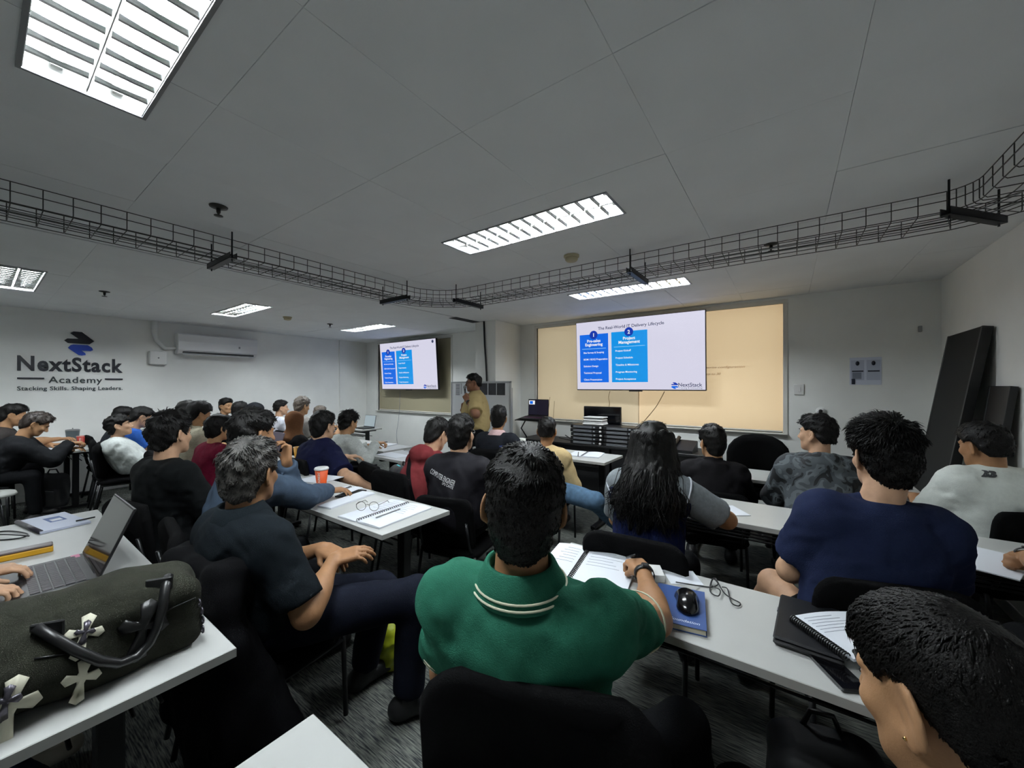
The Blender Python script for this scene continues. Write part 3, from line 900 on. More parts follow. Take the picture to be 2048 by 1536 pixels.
# windows: frame, pane, roller blinds
def blind_mat(name, col, trans, tcol):
    m = bpy.data.materials.new(name); m.use_nodes = True; nt = m.node_tree
    b = nt.nodes['Principled BSDF']; b.inputs['Base Color'].default_value = (*srgb(col), 1); b.inputs['Roughness'].default_value = 0.55
    if trans:
        tr = nt.nodes.new('ShaderNodeBsdfTranslucent'); tr.inputs[0].default_value = (*srgb(tcol), 1)
        mx = nt.nodes.new('ShaderNodeMixShader'); mx.inputs[0].default_value = trans
        nt.links.new(b.outputs[0], mx.inputs[1]); nt.links.new(tr.outputs[0], mx.inputs[2])
        nt.links.new(mx.outputs[0], nt.nodes['Material Output'].inputs[0])
    return m
M_BLIND = blind_mat('blind_fabric', '#c9b79a', 0.38, '#b9a184')
M_BLIND1 = blind_mat('blind_fabric_dim', '#c9b79a', 0.27, '#b3a38c')
M_BLIND2 = blind_mat('blind_blackout', '#a79f84', 0.0, '#000000')
def glass():
    m = bpy.data.materials.new('window_glass'); m.use_nodes = True; nt = m.node_tree
    for n in list(nt.nodes):
        if n.type == 'BSDF_PRINCIPLED': nt.nodes.remove(n)
    g = nt.nodes.new('ShaderNodeBsdfGlossy'); g.inputs['Roughness'].default_value = 0.02
    t = nt.nodes.new('ShaderNodeBsdfTransparent'); t.inputs[0].default_value = (.93, .97, .96, 1)
    mx = nt.nodes.new('ShaderNodeMixShader'); mx.inputs[0].default_value = 0.08
    nt.links.new(t.outputs[0], mx.inputs[1]); nt.links.new(g.outputs[0], mx.inputs[2]); nt.links.new(mx.outputs[0], nt.nodes['Material Output'].inputs[0])
    return m
M_GLASS = glass()
M_FRAME = mat('window_frame_paint', '#d9d8d2', rough=0.5)
def window(n, w, splits, bm, label):
    x0, x1, z0, z1 = w
    root = empty('window_%d' % n, ((x0 + x1) / 2, YF, z0)); struct(root, label)
    ox, oy, oz = root.location
    mb = MB(); t = 0.045
    for a, b in (((x0 - t, -0.012, z0 - t), (x1 + t, 0.03, z0)), ((x0 - t, -0.012, z1), (x1 + t, 0.03, z1 + t)), ((x0 - t, -0.012, z0), (x0, 0.03, z1)), ((x1, -0.012, z0), (x1 + t, 0.03, z1))):
        mb.box((a[0] - ox, a[1], a[2] - oz), (b[0] - ox, b[1], b[2] - oz), bev=0.003)
    mb.build('window_frame', M_FRAME, root)
    MB().box((x0 - t - ox, -0.05, -0.018), (x1 + t - ox, 0.08, 0.0), bev=.004).build('window_sill', M_FRAME, root)
    xs = [x0] + splits + [x1]
    for a, b in zip(xs[:-1], xs[1:]):
        MB().box((a + .02 - ox, 0.115, 0.02), (b - .02 - ox, 0.121, z1 - z0 - .02)).build('pane', M_GLASS, root)
        g = [[(a - .006 + (b - a + .012) * i / 10 - ox, (0.032 if a == x0 else 0.036) + 0.002 * math.sin(i * 1.3 + k * .7), (z1 - z0) * k / 6 + (0.004 if k == 0 else 0)) for i in range(11)] for k in range(7)]
        bl = MB().sheet(g).build('roller_blind', M_BLIND1 if (len(splits) and a == x0) else bm, root)
        MB().box((a + .006 - ox, 0.026, 0.0), (b - .006 - ox, 0.040, 0.022), bev=.005).build('hem_bar', M_FRAME, bl)
xsplit = at_y(1276, 820, YF)[0]
M_MARK = mat('marker_brown', '#a5794f', rough=.8)
window(1, W1, [xsplit], M_BLIND, 'wide window with glowing beige roller blinds')
for _o in bpy.data.objects:
    if _o.name == 'roller_blind.001':
        for (u_, v_, tx, w_) in ((1413, 737, 'write configuration', .42), (1413, 750, 'up to 30', .16)):
            p_ = at_y(u_, v_, YF + .03); q_ = np.array(p_) - np.array(bpy.data.objects['window_1'].location)
            text_mesh('marker_writing', tx, 1, M_MARK, _o, M=frame((q_[0], .029, q_[2]), (1, 0, 0), (0, 0, 1), (0, -1, 0)), width=w_, height=.035, shear=.3)
window(2, W2, [], M_BLIND2, 'far window with dull beige roller blind')

# ------------------------------------------------------------------ ceiling: boards hung under a dark void
ceil = MB().box((XL - .15, YB - .15, ZC + 0.13), (XR + .15, YF + .15, ZC + 0.2)).build('ceiling', M_VOID)
struct(ceil, 'low ceiling of square white boards')
FX = [(-2.0, -0.79), (-6.63, -5.42)]
FY = [(0.09, 0.37), (1.95, 2.24), (3.89, 4.17)]
FIX = [(xa, xb, ya, yb) for (xa, xb) in FX for (ya, yb) in FY]
G = 0.63
xs = [0.19 + G * k for k in range(-14, 3)]
xs = sorted([x for x in xs if XL < x < XR and abs(x + 4.02) > 0.3] + [XL, XR, -4.02])
ys = [0.52 + G * k for k in range(-1, 8)] + [YF]
rb = random.Random(4)
def minus(rects, h):
    out = []
    for (a, b, c, d) in rects:
        if h[1] <= a or h[0] >= b or h[3] <= c or h[2] >= d: out.append((a, b, c, d)); continue
        if h[2] > c: out.append((a, b, c, h[2]))
        if h[3] < d: out.append((a, b, h[3], d))
        c2, d2 = max(c, h[2]), min(d, h[3])
        if h[0] > a: out.append((a, h[0], c2, d2))
        if h[1] < b: out.append((h[1], b, c2, d2))
    return out
tile_cache = {}
for i in range(len(xs) - 1):
    for j in range(len(ys) - 1):
        a, b, c, d = xs[i], xs[i+1], ys[j], ys[j+1]
        ga = 0.016 if abs(a + 4.02) < 1e-6 else 0.0; gb = 0.016 if abs(b + 4.02) < 1e-6 else 0.0
        gp = rb.choice([.0004, .0004, .0005, .0006, .0016])
        a += ga + gp; b -= gb + gp; c += gp; d -= gp
        rs = [(a, b, c, d)]
        for f in FIX: rs = minus(rs, f)
        dz = rb.choice([0, 0, 0, .001, -.001, .0018])
        cx, cy = (a + b) / 2, (c + d) / 2
        if len(rs) == 1:
            key = (round(b - a, 5), round(d - c, 5))
            if key not in tile_cache:
                o = MB().box((-(b-a)/2, -(d-c)/2, 0), ((b-a)/2, (d-c)/2, 0.014), bev=.0012).build('ceiling_board', M_CEIL, ceil); tile_cache[key] = o.data
            else: o = link_mesh('ceiling_board', tile_cache[key], None, ceil)
        else:
            mb = MB()
            for r_ in rs: mb.box((r_[0]-cx, r_[2]-cy, 0), (r_[1]-cx, r_[3]-cy, 0.014))
            o = mb.build('ceiling_board', M_CEIL, ceil)
        o.location = (cx, cy, ZC + dz)
_cf = MB()
for r_ in minus([(XL, XR, YB, ys[0])], (-6.63, -5.42, -1.81, -1.53)): _cf.box((r_[0], r_[2], ZC), (r_[1], r_[3], ZC + .014))
_cf.build('ceiling_field', M_CEIL, ceil)
struct(MB().box((-4.14, 4.15, ZC - .004), (-3.99, 4.69, ZC - .0005)).build('trim_1', M_VOID), 'dark sheet painted as the shade of a ceiling gap beside the pillar')  # flat sheet under the boards, its dark colour stands for shade in a gap
# ------------------------------------------------------------------ recessed louvred lights
M_LOUV = mat('louver_white', '#f2f3f0', rough=0.35)
M_TUBE = mat('tube_lit', '#ffffff', emit='#eef6fb', estr=TUBE_STRENGTH)
M_LBLADE = mat('louver_aluminium', '#c9ccca', rough=0.22, metal=0.95)
def make_fixture():
    root = empty('ceiling_light')
    Lx, Wy = 1.21, 0.285
    mb = MB()
    hx, hy = Lx / 2, Wy / 2
    for a, b in (((-hx-.012, -hy-.012, -.006), (hx+.012, -hy, .004)), ((-hx-.012, hy, -.006), (hx+.012, hy+.012, .004)), ((-hx-.012, -hy, -.006), (-hx, hy, .004)), ((hx, -hy, -.006), (hx+.012, hy, .004))):
        mb.box(a, b)
    mb.build('frame', M_GREYM, root)
    mb = MB()
    prof = [(-hy, .002), (-hy, .05), (-hy*.55, .095), (0, .06), (hy*.55, .095), (hy, .05), (hy, .002)]
    mb.sheet([[(x, p[0], p[1]) for p in prof] for x in (-hx, hx)], smooth=False)
    for x in (-hx, hx): mb.add([(x, p[0], p[1]) for p in prof], [list(range(len(prof)))])
    mb.build('reflector', M_LOUV, root)
    for sy in (-1, 1):
        t = MB(); t.tube([(-hx+.03, sy*hy*.5, .046), (hx-.03, sy*hy*.5, .046)], 0.0135, 10); to = t.build('tube', M_TUBE, root)
        for sx in (-1, 1):
            MB().box((sx*(hx-.03)-.012, sy*hy*.5-.015, .028), (sx*(hx-.03)+.012, sy*hy*.5+.015, .066), bev=.003).build('lamp_holder', M_WHITE, to)
    n = 13
    blade = None
    for i in range(1, n):
        x = -hx + Lx * i / n
        if blade is None:
            mb = MB()
            for (ya, yb) in ((-hy+.001, -.006), (.006, hy-.001)):
                g = []
                for k in range(7):
                    y = ya + (yb - ya) * k / 6; q = 1 - (2 * k / 6 - 1) ** 2
                    top = .017 - 0.004 * q
                    g.append([(-.013, y, top), (-.004, y, .007), (0, y, .001), (.004, y, .007), (.013, y, top)])
                mb.sheet(g)
            bo = mb.build('louver_blade', M_LBLADE, root); blade = bo.data
        else: bo = link_mesh('louver_blade', blade, None, root)
        bo.location = (x, 0, 0)
    MB().sheet([[(x, -.016, .05), (x, -.004, .012), (x, 0, .001), (x, .004, .012), (x, .016, .05)] for x in (-hx, hx)]).build('louver_spine', M_LOUV, root)
    for sx in (-1, 1):
        MB().sheet([[(sx*hx, y, .001), (sx*(hx-.012), y, .046)] for y in (-hy, hy)]).build('louver_end', M_LOUV, root)
    return root
FIXN = ['ceiling light nearest the camera, its lit tubes showing through the louvers', 'louvred ceiling light above the middle of the room, near the smoke detector', 'louvred ceiling light just in front of the large screen',
        'ceiling light at the far left edge, above the academy sign side', 'small looking ceiling light in line with the air conditioner', 'farthest ceiling light, in front of the smaller left screen']
fx0 = make_fixture()
FIX.append((-6.63, -5.42, -1.81, -1.53)); FIXN.append('unseen ceiling light added behind the camera to brighten the sign wall')  # out of view, continues the fixture grid; added to brighten the sign wall
for i, (xa, xb, ya, yb) in enumerate(FIX):
    o = fx0 if i == 0 else copy_tree(fx0)
    o.location = ((xa + xb) / 2, (ya + yb) / 2, ZC)
    tag(o, FIXN[i], 'ceiling light', 'recessed louvred ceiling lights')

# ------------------------------------------------------------------ wire mesh cable tray
tray = empty('cable_tray', (-3.2, 2.0, 2.40)); tag(tray, 'black wire mesh cable tray hanging under the ceiling in a wide U', 'cable tray')
TO = Vector(tray.location)
def tray_path():
    pts = []
    y = -0.7
    while y < 2.46: pts.append((-3.2, y, 0, 1)); y += 0.1
    for k in range(1, 9):
        a = math.pi - k / 9 * math.pi / 2
        pts.append((-2.65 + .55 * math.cos(a), 2.48 + .55 * math.sin(a), math.sin(a), -math.cos(a)))
    x = -2.65
    while x < 0.62: pts.append((x, 3.03, 1, 0)); x += 0.1
    for k in range(1, 6):
        a = math.pi / 2 - k / 6 * math.pi / 2
        pts.append((0.62 + .3 * math.cos(a), 2.73 + .3 * math.sin(a), math.sin(a), -math.cos(a)))
    y = 2.73
    while y > 0.2: pts.append((0.92, y, 0, -1)); y -= 0.1
    return pts
TP = tray_path()
for off, h in ((-.18, .10), (-.18, .055), (-.18, .0), (-.09, 0), (0, 0), (.09, 0), (.18, 0), (.18, .055), (.18, .10)):
    pts = [(x + dy * off - TO.x, y - dx * off - TO.y, h) for (x, y, dx, dy) in TP]
    MB().tube(pts, 0.0026, 5, smooth=True).build('long_wire', M_GALV, tray)
cw = None
for (x, y, dx, dy) in TP:
    if cw is None:
        c = MB().tube([(-.18, 0, .10), (-.18, 0, .012), (-.168, 0, 0), (.168, 0, 0), (.18, 0, .012), (.18, 0, .10)], 0.0024, 5); o = c.build('cross_wire', M_GALV, tray); cw = o.data
    else: o = link_mesh('cross_wire', cw, None, tray)
    o.location = (x - TO.x, y - TO.y, -.003); o.rotation_euler = (0, 0, math.atan2(-dx, dy))
for (x, y, a, lab) in ((-3.2, 1.0, 0, 'left run'), (-3.2, 2.45, 0, ''), (-2.72, 3.02, 90, ''), (-0.96, 3.05, 90, ''), (0.775, 2.97, 50, '')):
    br = MB()
    Mx = T(x - TO.x, y - TO.y, 0, R(a))
    br.box((-.215, -.021, -.030), (.215, .021, -.026), M=Mx); br.box((-.215, -.021, -.03), (.215, -.018, .008), M=Mx); br.box((-.215, .018, -.03), (.215, .021, .008), M=Mx)
    bo = br.build('bracket', M_BLACKM, tray)
    for sx in (-1, 1):
        p = Mx @ Vector((sx * .19, 0, 0))
        MB().tube([(p.x, p.y, -.045), (p.x, p.y, ZC - TO.z)], 0.005, 6).build('rod', M_BLACKM, bo)
# a few data cables lying in the tray
for k, off in enumerate((-.06, .03)):
    pts = [(x + dy * (off + .015 * math.sin(i * .5 + k)) - TO.x, y - dx * (off + .015 * math.sin(i * .5 + k)) - TO.y, .008) for i, (x, y, dx, dy) in enumerate(TP)]
    MB().tube(pts, 0.0035, 5).build('data_cable', M_GREYM, tray)

# ------------------------------------------------------------------ ceiling fittings
M_SPR = mat('sprinkler_metal', '#3a3733', rough=0.4, metal=0.6)
for (u, v, lab) in ((437, 413, 'dark sprinkler head between the big near light and the tray'), (209, 583, 'sprinkler head above the academy sign'), (660, 648, 'small sprinkler head beside the farthest light'), (1542, 488, 'sprinkler head over the tray near the wide window')):
    p = at_z(u, v, ZC)
    r_ = empty('sprinkler', p); tag(r_, lab, 'sprinkler', 'ceiling sprinklers')
    MB().lathe([(.045, 0), (.043, -.006), (.012, -.012)], n=20).build('rosette', M_SPR, r_)
    MB().lathe([(.012, -.010), (.010, -.035), (.004, -.045)], n=10).build('nozzle', M_SPR, r_)
    MB().lathe([(.002, -.05), (.022, -.052), (.022, -.055), (.002, -.056)], n=14).build('deflector', M_SPR, r_)
M_SMK = mat('aged_plastic', '#b3a98a', rough=0.5)
for (u, v, lab) in ((1143, 511, 'round yellowed smoke detector next to the middle light'), (575, 634, 'small smoke detector far above the air conditioner side')):
    p = at_z(u, v, ZC)
    r_ = empty('smoke_detector', p); tag(r_, lab, 'smoke detector', 'smoke detectors')
    MB().lathe([(.06, 0), (.06, -.014), (.054, -.018)], n=24).build('base_plate', M_SMK, r_)
    MB().lathe([(.048, -.018), (.05, -.034), (.04, -.046), (.015, -.052)], n=24).build('sensor_cap', M_SMK, r_)

# ------------------------------------------------------------------ academy sign on the left wall
M_SIGN = mat('sign_navy', '#0c0f1c', rough=0.4)
M_SIGNB = mat('sign_blue', '#1f46b4', rough=0.4)
M_SIGNG = mat('sign_dark_green_grey', '#2b3436', rough=0.5)
ya = at_x(34, 742, XL)[1]; yb = at_x(245, 742, XL)[1]; zN = 1.735
sign = empty('wall_sign', (XL, (ya + yb) / 2, zN)); tag(sign, 'black and blue academy logo lettering on the left wall', 'wall sign')
wS = yb - ya; sy = ya - sign.location.y
def SM(dy, dz): return frame((0.001, sy + dy, dz), (0, 1, 0), (0, 0, 1), (1, 0, 0))
xcur = 0.0
letters = 'NextStack'
full = text_mesh('measure', letters, 1.0, M_SIGN, sign, width=wS * 1.0, bold=0.012, spacing=1.12)
zs_ = [v.co.y for v in full.data.vertices]; cap = max(zs_)
bpy.data.objects.remove(full)
text_mesh('lettering', letters, 1.0, M_SIGN, sign, M=SM(0, 0), width=wS, height=0.205, bold=0.030, spacing=1.12, extrude=0.012)
text_mesh('lettering', 'Academy', 1.0, M_SIGNG, sign, M=SM(wS * 0.268, -0.165), width=wS * 0.515, height=0.115, bold=.008, spacing=1.1, extrude=0.01)
text_mesh('lettering', 'Stacking Skills. Shaping Leaders.', 1.0, M_SIGNG, sign, M=SM(0, -0.265), width=wS, height=0.070, bold=0.012, spacing=1.05, extrude=0.008)
for a, b in ((0.0, 0.23), (0.81, 1.0)):
    MB().box((0, sy + wS * a, -0.116), (0.02, sy + wS * b, -0.096), bev=.002).build('rule_bar', M_SIGN, sign)
def arrow_poly(flip=False):
    # from the photograph: swept arrow, local units about 1 wide
    return [(0.0, 0.19), (0.10, 0.30), (0.47, 0.32), (0.20, 0.60), (0.30, 0.70), (0.58, 0.70), (1.0, 0.24), (0.84, 0.06), (0.12, 0.06)]
ew = wS * 0.29; ex0 = sy + wS * 0.41
pa = [(ex0 + p[0] * ew, 0.375 + p[1] * 0.225 * 1.15) for p in arrow_poly()]
MB().prism(pa, 0, 0.02, M=frame((0.001, 0, 0), (0, 1, 0), (0, 0, 1), (1, 0, 0))).build('emblem_arrow', M_SIGN, sign)
bl = [(0.0, 0.62), (0.10, 0.86), (0.20, 0.93), (0.78, 0.93), (0.95, 0.74), (1.0, 0.52), (0.90, 0.42), (0.52, 0.44), (0.68, 0.20), (0.70, 0.06), (0.55, 0.0), (0.42, 0.02), (0.10, 0.46)]
pb = [(ex0 + wS * 0.035 + p[0] * ew * 0.84, 0.225 + p[1] * 0.16) for p in bl]
MB().prism(pb, 0, 0.02, M=frame((0.001, 0, 0), (0, 1, 0), (0, 0, 1), (1, 0, 0))).build('emblem_arrow', M_SIGNB, sign)

# ------------------------------------------------------------------ air conditioner, its conduit and box
M_AC = mat('ac_white', '#e9eaec', rough=0.35)
xf = XL + 0.21
y0 = at_x(357, 665, xf)[1]; y1 = at_x(515, 680, xf)[1]; z1 = at_x(357, 665, xf)[2]; z0 = at_x(352, 707, xf)[2]
ac = empty('air_conditioner', (XL, (y0 + y1) / 2, z0)); tag(ac, 'white split air conditioner high on the left wall', 'air conditioner')
hw, hh = (y1 - y0) / 2, z1 - z0
prof = [(0.001, hh), (0.17, hh), (0.20, hh - .02), (0.215, hh * .6), (0.205, hh * .2), (0.16, 0.012), (0.10, 0.0), (0.001, 0.01)]
mb = MB(); mb.prism(prof, -hw, hw, M=frame((0, 0, 0), (1, 0, 0), (0, 0, 1), (0, -1, 0))); mb.build('casing', M_AC, ac)
MB().box((0.125, -hw + .06, 0.02), (0.205, hw - .06, 0.042)).build('air_outlet', M_BLACK, ac)
fl = MB(); fl.box((-.002, -hw + .06, -.004), (.055, hw - .06, .003), M=T(0.155, 0, 0.002, 0, 0, R(12)), bev=.001); fl.build('flap', M_AC, ac)
MB().box((0.2135, hw - .30, hh * .42), (0.2165, hw - .275, hh * .52)).build('brand_mark', M_GREYM, ac)
pj = at_x(316, 716, XL + .05)
jb = empty('junction_box', (XL, pj[1], pj[2])); tag(jb, 'small white junction box beside the air conditioner', 'junction box')
MB().box((0.001, -.105, -.105), (0.085, .105, .105), bev=.008).build('box_body', M_WHITE, jb)
MB().lathe([(.010, 0), (.010, .006)], n=12, M=T(0.085, 0, 0, 0, 0, R(90))).build('cover_screw', M_GREYM, jb)
pc = at_x(310, 645, XL + .04)
MBc = MB(); MBc.tube([(XL + .035, pc[1], ZC), (XL + .035, pc[1], ZC - .18), (XL + .035, pc[1] + .02, ZC - .30), (XL + .04, pc[1] + .12, ZC - .42), (XL + .06, y0 + .004, z0 + .10)], [.04, .04, .034, .028, .028], 12)
tag(MBc.build('conduit', M_WALL), 'white pipe cover dropping from the ceiling to the air conditioner', 'conduit')
# ------------------------------------------------------------------ front wall bits at the right
def wall_front_plate(name, cat, label, u, v, w_, h_, build):
    p = at_y(u, v, YF - .01); r_ = empty(name, (p[0], YF, p[2])); tag(r_, label, cat); build(r_); return r_
def b_switch(r_):
    MB().box((-.045, -.012, -.06), (.045, -.001, .06), bev=.004).build('plate', M_WHITE, r_); MB().box((-.014, -.017, -.026), (.014, -.011, .026), bev=.002).build('rocker', M_WHITE, r_)
wall_front_plate('light_switch', 'light switch', 'white light switch right of the wide window', 1598, 779, .1, .12, b_switch)
def b_sens(r_):
    MB().lathe([(.042, 0), (.04, .02), (.03, .026)], n=20, M=T(0, -.001, 0, 0, R(90))).build('ring', M_WHITE, r_); MB().lathe([(.02, .02), (.017, .036), (.006, .042)], n=16, M=T(0, 0, 0, 0, R(90))).build('lens', M_BLACK, r_)
wall_front_plate('wall_socket', 'wall socket', 'round white wall fitting above the camouflage jacket man', 1641, 822, .1, .1, b_sens)
def b_hook(r_):
    MB().box((-.012, -.03, -.03), (.012, -.001, .03), bev=.004).build('hook_body', M_GREYM, r_)
wall_front_plate('wall_hook', 'hook', 'small grey hook on the front wall near the leaning board', 1840, 658, .03, .06, b_hook)
M_PAPER = mat('paper_white', '#e9ecf2', rough=0.8)
M_PAPERB = mat('paper_bluish', '#d5dbe9', rough=0.8)
M_INK = mat('ink_dark', '#1b2030', rough=0.7)
M_INKG = mat('ink_grey', '#7d8494', rough=0.7)
def b_poster(r_):
    MB().box((-.20, -.003, -.15), (.20, -.0006, .15)).build('sheet', M_PAPERB, r_)
    for sx in (-1, 1):
        MB().box((sx*.10-.085, -.0045, -.10), (sx*.10+.085, -.003, .12)).build('printed_page', mat('print_tint', '#b9c0d2'), r_)
        MB().box((sx*.10-.07, -.0055, -.008), (sx*.10+.075, -.0046, .006)).build('printed_band', M_INK, r_)
        MB().lathe([(.025, 0), (.025, .001)], n=14, M=T(sx*.10, -.0046, .085, 0, R(90))).build('printed_emblem', M_INK, r_)
    MB().box((-.165, -.006, -.085), (-.05, -.0046, -.015)).build('printed_block', M_INKG, r_)
    MB().box((-.175, -.006, -.145), (-.13, -.0046, -.085)).build('printed_figure', M_INK, r_)
_po = wall_front_plate('poster', 'poster', 'two page printed notice taped to the front wall', 1731, 742, .4, .3, b_poster); _po.scale = (.62, 1, .95)
# boards leaning on the right wall
M_DARKB = mat('board_dark', '#0e1011', rough=0.6, spec=.2, noise=.1, nscale=4)
def leaning(y0, y1, xb, zt, th, label, m):
    r_ = empty('leaning_board', ((xb + XR) / 2, (y0 + y1) / 2, 0)); tag(r_, label, 'board')
    dx = XR - .012 - th - xb; ang = math.atan2(dx, zt)
    L_ = math.hypot(dx, zt)
    o = MB().box((0, -(y1-y0)/2, 0), (th, (y1-y0)/2, L_), bev=.004).build('panel', m, r_); o.location = (xb - r_.location.x, 0, 0.0 + th * math.sin(ang)); o.rotation_euler = (0, ang, 0)
    e = MB()
    for s_ in (-1, 1): e.box((-.003, s_*(y1-y0)/2 - .012, 0), (th + .003, s_*(y1-y0)/2 + .012, L_), bev=.002)
    eo = e.build('edge_strip', M_BLACK, r_); eo.location = o.location; eo.rotation_euler = o.rotation_euler
leaning(4.22, 4.94, 0.84, 1.95, 0.05, 'tall dark board leaning against the right wall', M_DARKB)
leaning(3.86, 4.16, 0.98, 1.52, 0.03, 'shorter black board leaning beside the tall dark board', M_BLACK)
# ------------------------------------------------------------------ screens
M_SCR = mat('screen_lavender', '#000000', rough=0.25, emit='#e4e2f6', estr=TV_STRENGTH)
M_SB1 = mat('slide_blue', '#000000', rough=0.3, emit='#0a6ff2', estr=TV_STRENGTH)
M_SB2 = mat('slide_light_blue', '#000000', rough=0.3, emit='#0b9cf5', estr=TV_STRENGTH)
M_SDK = mat('slide_dark_blue', '#000000', rough=0.3, emit='#123bb5', estr=TV_STRENGTH)
M_SWH = mat('slide_white', '#000000', rough=0.3, emit='#ffffff', estr=TV_STRENGTH)
M_STX = mat('slide_text', '#000000', rough=0.3, emit='#3d4468', estr=TV_STRENGTH)
M_SPALE = mat('slide_pale_blue', '#000000', rough=0.3, emit='#8fd0ff', estr=TV_STRENGTH)
for _m in (M_SB1, M_SB2, M_SDK, M_SWH, M_STX, M_SPALE): _m.cycles.emission_sampling = 'NONE'
def tv(label, xc, zc, y, w, h, tilt, mark=False):
    root = empty('television', (xc, y, zc)); tag(root, label, 'television', 'wall televisions'); root.rotation_euler = (R(tilt), 0, 0)
    MB().box((-w/2, 0, -h/2), (w/2, .045, h/2), bev=.004).build('bezel', M_BLACK, root)
    MB().box((-w*.3, .045, -h*.3), (w*.3, .075, h*.3), bev=.01).build('rear_cover', M_BLACK, root)
    MB().box((-.09, -.004, -h/2-.014), (.09, .02, -h/2), bev=.003).build('sensor_bar', M_BLACK, root)
    b = .008
    scr = MB().box((-w/2+b, -.0025, -h/2+b+.006), (w/2-b, .001, h/2-b)).build('screen', M_SCR, root)
    def X(u): return -w/2 + u * w
    def Zz(v): return h/2 - v * h
    y_ = -.004
    fr = lambda u, v, dy=0: frame((X(u), y_ + dy, Zz(v)), (1, 0, 0), (0, 0, 1), (0, -1, 0))
    text_mesh('slide_title', 'The Real-World IT Delivery Lifecycle', 1, M_STX, scr, M=fr(.46, .135, -.001), align='CENTER', width=.52*w, bold=.014)
    cols = ((.035, .285, .19, .885, M_SB1, M_SDK, '1', ['Pre-sales', 'Engineering'], ['Site Survey & Scoping', 'BOM / BOQ Preparation', 'Solution Design', 'Technical Proposal', 'Client Presentation']),
            (.312, .597, .185, .885, M_SB2, M_SDK, '2', ['Project', 'Management'], ['Project Kickoff', 'Project Schedule', 'Timeline & Milestones', 'Progress Monitoring', 'Project Acceptance']))
    for (u0, u1, v0, v1, m, md, num, head, items) in cols:
        MB().box((X(u0), y_, Zz(v1)), (X(u1), y_+.001, Zz(v0))).build('slide_column', m, scr)
        uc = (u0 + u1) / 2
        MB().lathe([(.058*h*1.05, 0), (.058*h*1.05, .001)], n=28, M=frame((X(uc), y_-.001, Zz(v0+.01)), (1, 0, 0), (0, 0, 1), (0, -1, 0))).build('slide_badge', md, scr)
        text_mesh('slide_number', num, .07*h, M_SWH, scr, M=fr(uc, v0+.035, -.0025), align='CENTER', bold=.002)
        for k, t_ in enumerate(head): text_mesh('slide_heading', t_, .058*h, M_SWH, scr, M=fr(uc, v0+.115+.052*k, -.001), align='CENTER', bold=.0016)
        MB().box((X(u0+.02), y_-.001, Zz(v0+.212)), (X(u1-.02), y_, Zz(v0+.204))).build('slide_rule', M_SPALE, scr)
        for k, t_ in enumerate(items): text_mesh('slide_item', t_, .036*h, M_SWH, scr, M=fr(u0+.032, v0+.275+.098*k, -.001), bold=.0006)
    text_mesh('slide_logo_text', 'NextStack', 1, M_STX, scr, M=fr(.815, .945), width=.16*w, bold=.01)
    text_mesh('slide_logo_text', 'Training & Consulting', 1, M_INKG, scr, M=fr(.815, .972), width=.16*w)
    for k, (pl, m, dz, sc) in enumerate(((arrow_poly(), M_SDK, .012, .055), (bl, M_SB1, -.026, .04))):
        MB().prism([(p[0]*.055*h*1.6, p[1]*sc*h) for p in pl], 0, .001, M=frame((X(.765), y_, Zz(.945)+dz*h*1.2), (1, 0, 0), (0, 0, 1), (0, -1, 0))).build('slide_logo_mark', m, scr)
    if mark:
        MB().lathe([(.03*h, 0), (.03*h, .001)], n=16, M=frame((X(.95), y_, Zz(.06)), (1, 0, 0), (0, 0, 1), (0, -1, 0))).build('slide_badge', M_STX, scr)
    # mount up to the wall
    mt = MB(); mt.box((-.25, .07, -.2), (-.2, .14, .2)); mt.box((.2, .07, -.2), (.25, .14, .2)); mt.box((-.3, .11, -.05), (.3, .15, .05)); mt.build('mount', M_BLACKM, root)
    return root
yt = 5.20
a = at_y(1153, 645, yt); b = at_y(1412, 619, yt); c_ = at_y(1412, 782, yt)
tv('large television with blue slide columns in front of the wide window', (a[0] + b[0]) / 2, (b[2] + c_[2]) / 2, yt, b[0] - a[0], b[2] - c_[2], 2.5)
a = at_y(762, 687, yt); b = at_y(874, 676, yt); c_ = at_y(876, 780, yt)
tv('farther television with the same slide on the left window', (a[0] + b[0]) / 2, (b[2] + c_[2]) / 2, yt, b[0] - a[0], b[2] - c_[2], 4.0, True)
def cable(label, pts, r_=0.004, m=None, name='power_cable'):
    # smooth through points
    P_ = [Vector(p) for p in pts]; out = []
    for i in range(len(P_) - 1):
        p0 = P_[max(i-1, 0)]; p1 = P_[i]; p2 = P_[i+1]; p3 = P_[min(i+2, len(P_)-1)]
        for k in range(8):
            t = k / 8
            out.append(0.5 * ((2*p1) + (p2-p0)*t + (2*p0-5*p1+4*p2-p3)*t*t + (3*p1-p0-3*p2+p3)*t**3))
    out.append(P_[-1])
    o = MB().tube(out, r_, 6).build(name, m or M_BLACK); tag(o, label, 'cable'); return o
M_BROWNC = mat('cable_brown', '#6e5a3a', rough=.6)
cable('thin cable hanging from the smaller television to the floor', [at_y(800, 782, 5.28), at_y(799, 812, 5.33), at_y(797, 840, 5.36), at_y(793, 868, 5.36), at_y(795, 890, 5.37)], .0035, M_INKG)
cable('short cable from the large television down to the monitor', [at_y(1220, 782, 5.26), at_y(1217, 795, 5.28), at_y(1219, 806, 5.2), at_y(1217, 820, 5.2)], .004, M_BROWNC)
cable('long cable slanting from the large television to the equipment desk', [at_y(1329, 783, 5.26), at_y(1313, 812, 5.3), at_y(1292, 838, 5.2), at_y(1280, 852, 5.16), at_y(1272, 866, 5.14)], .005, M_BROWNC)
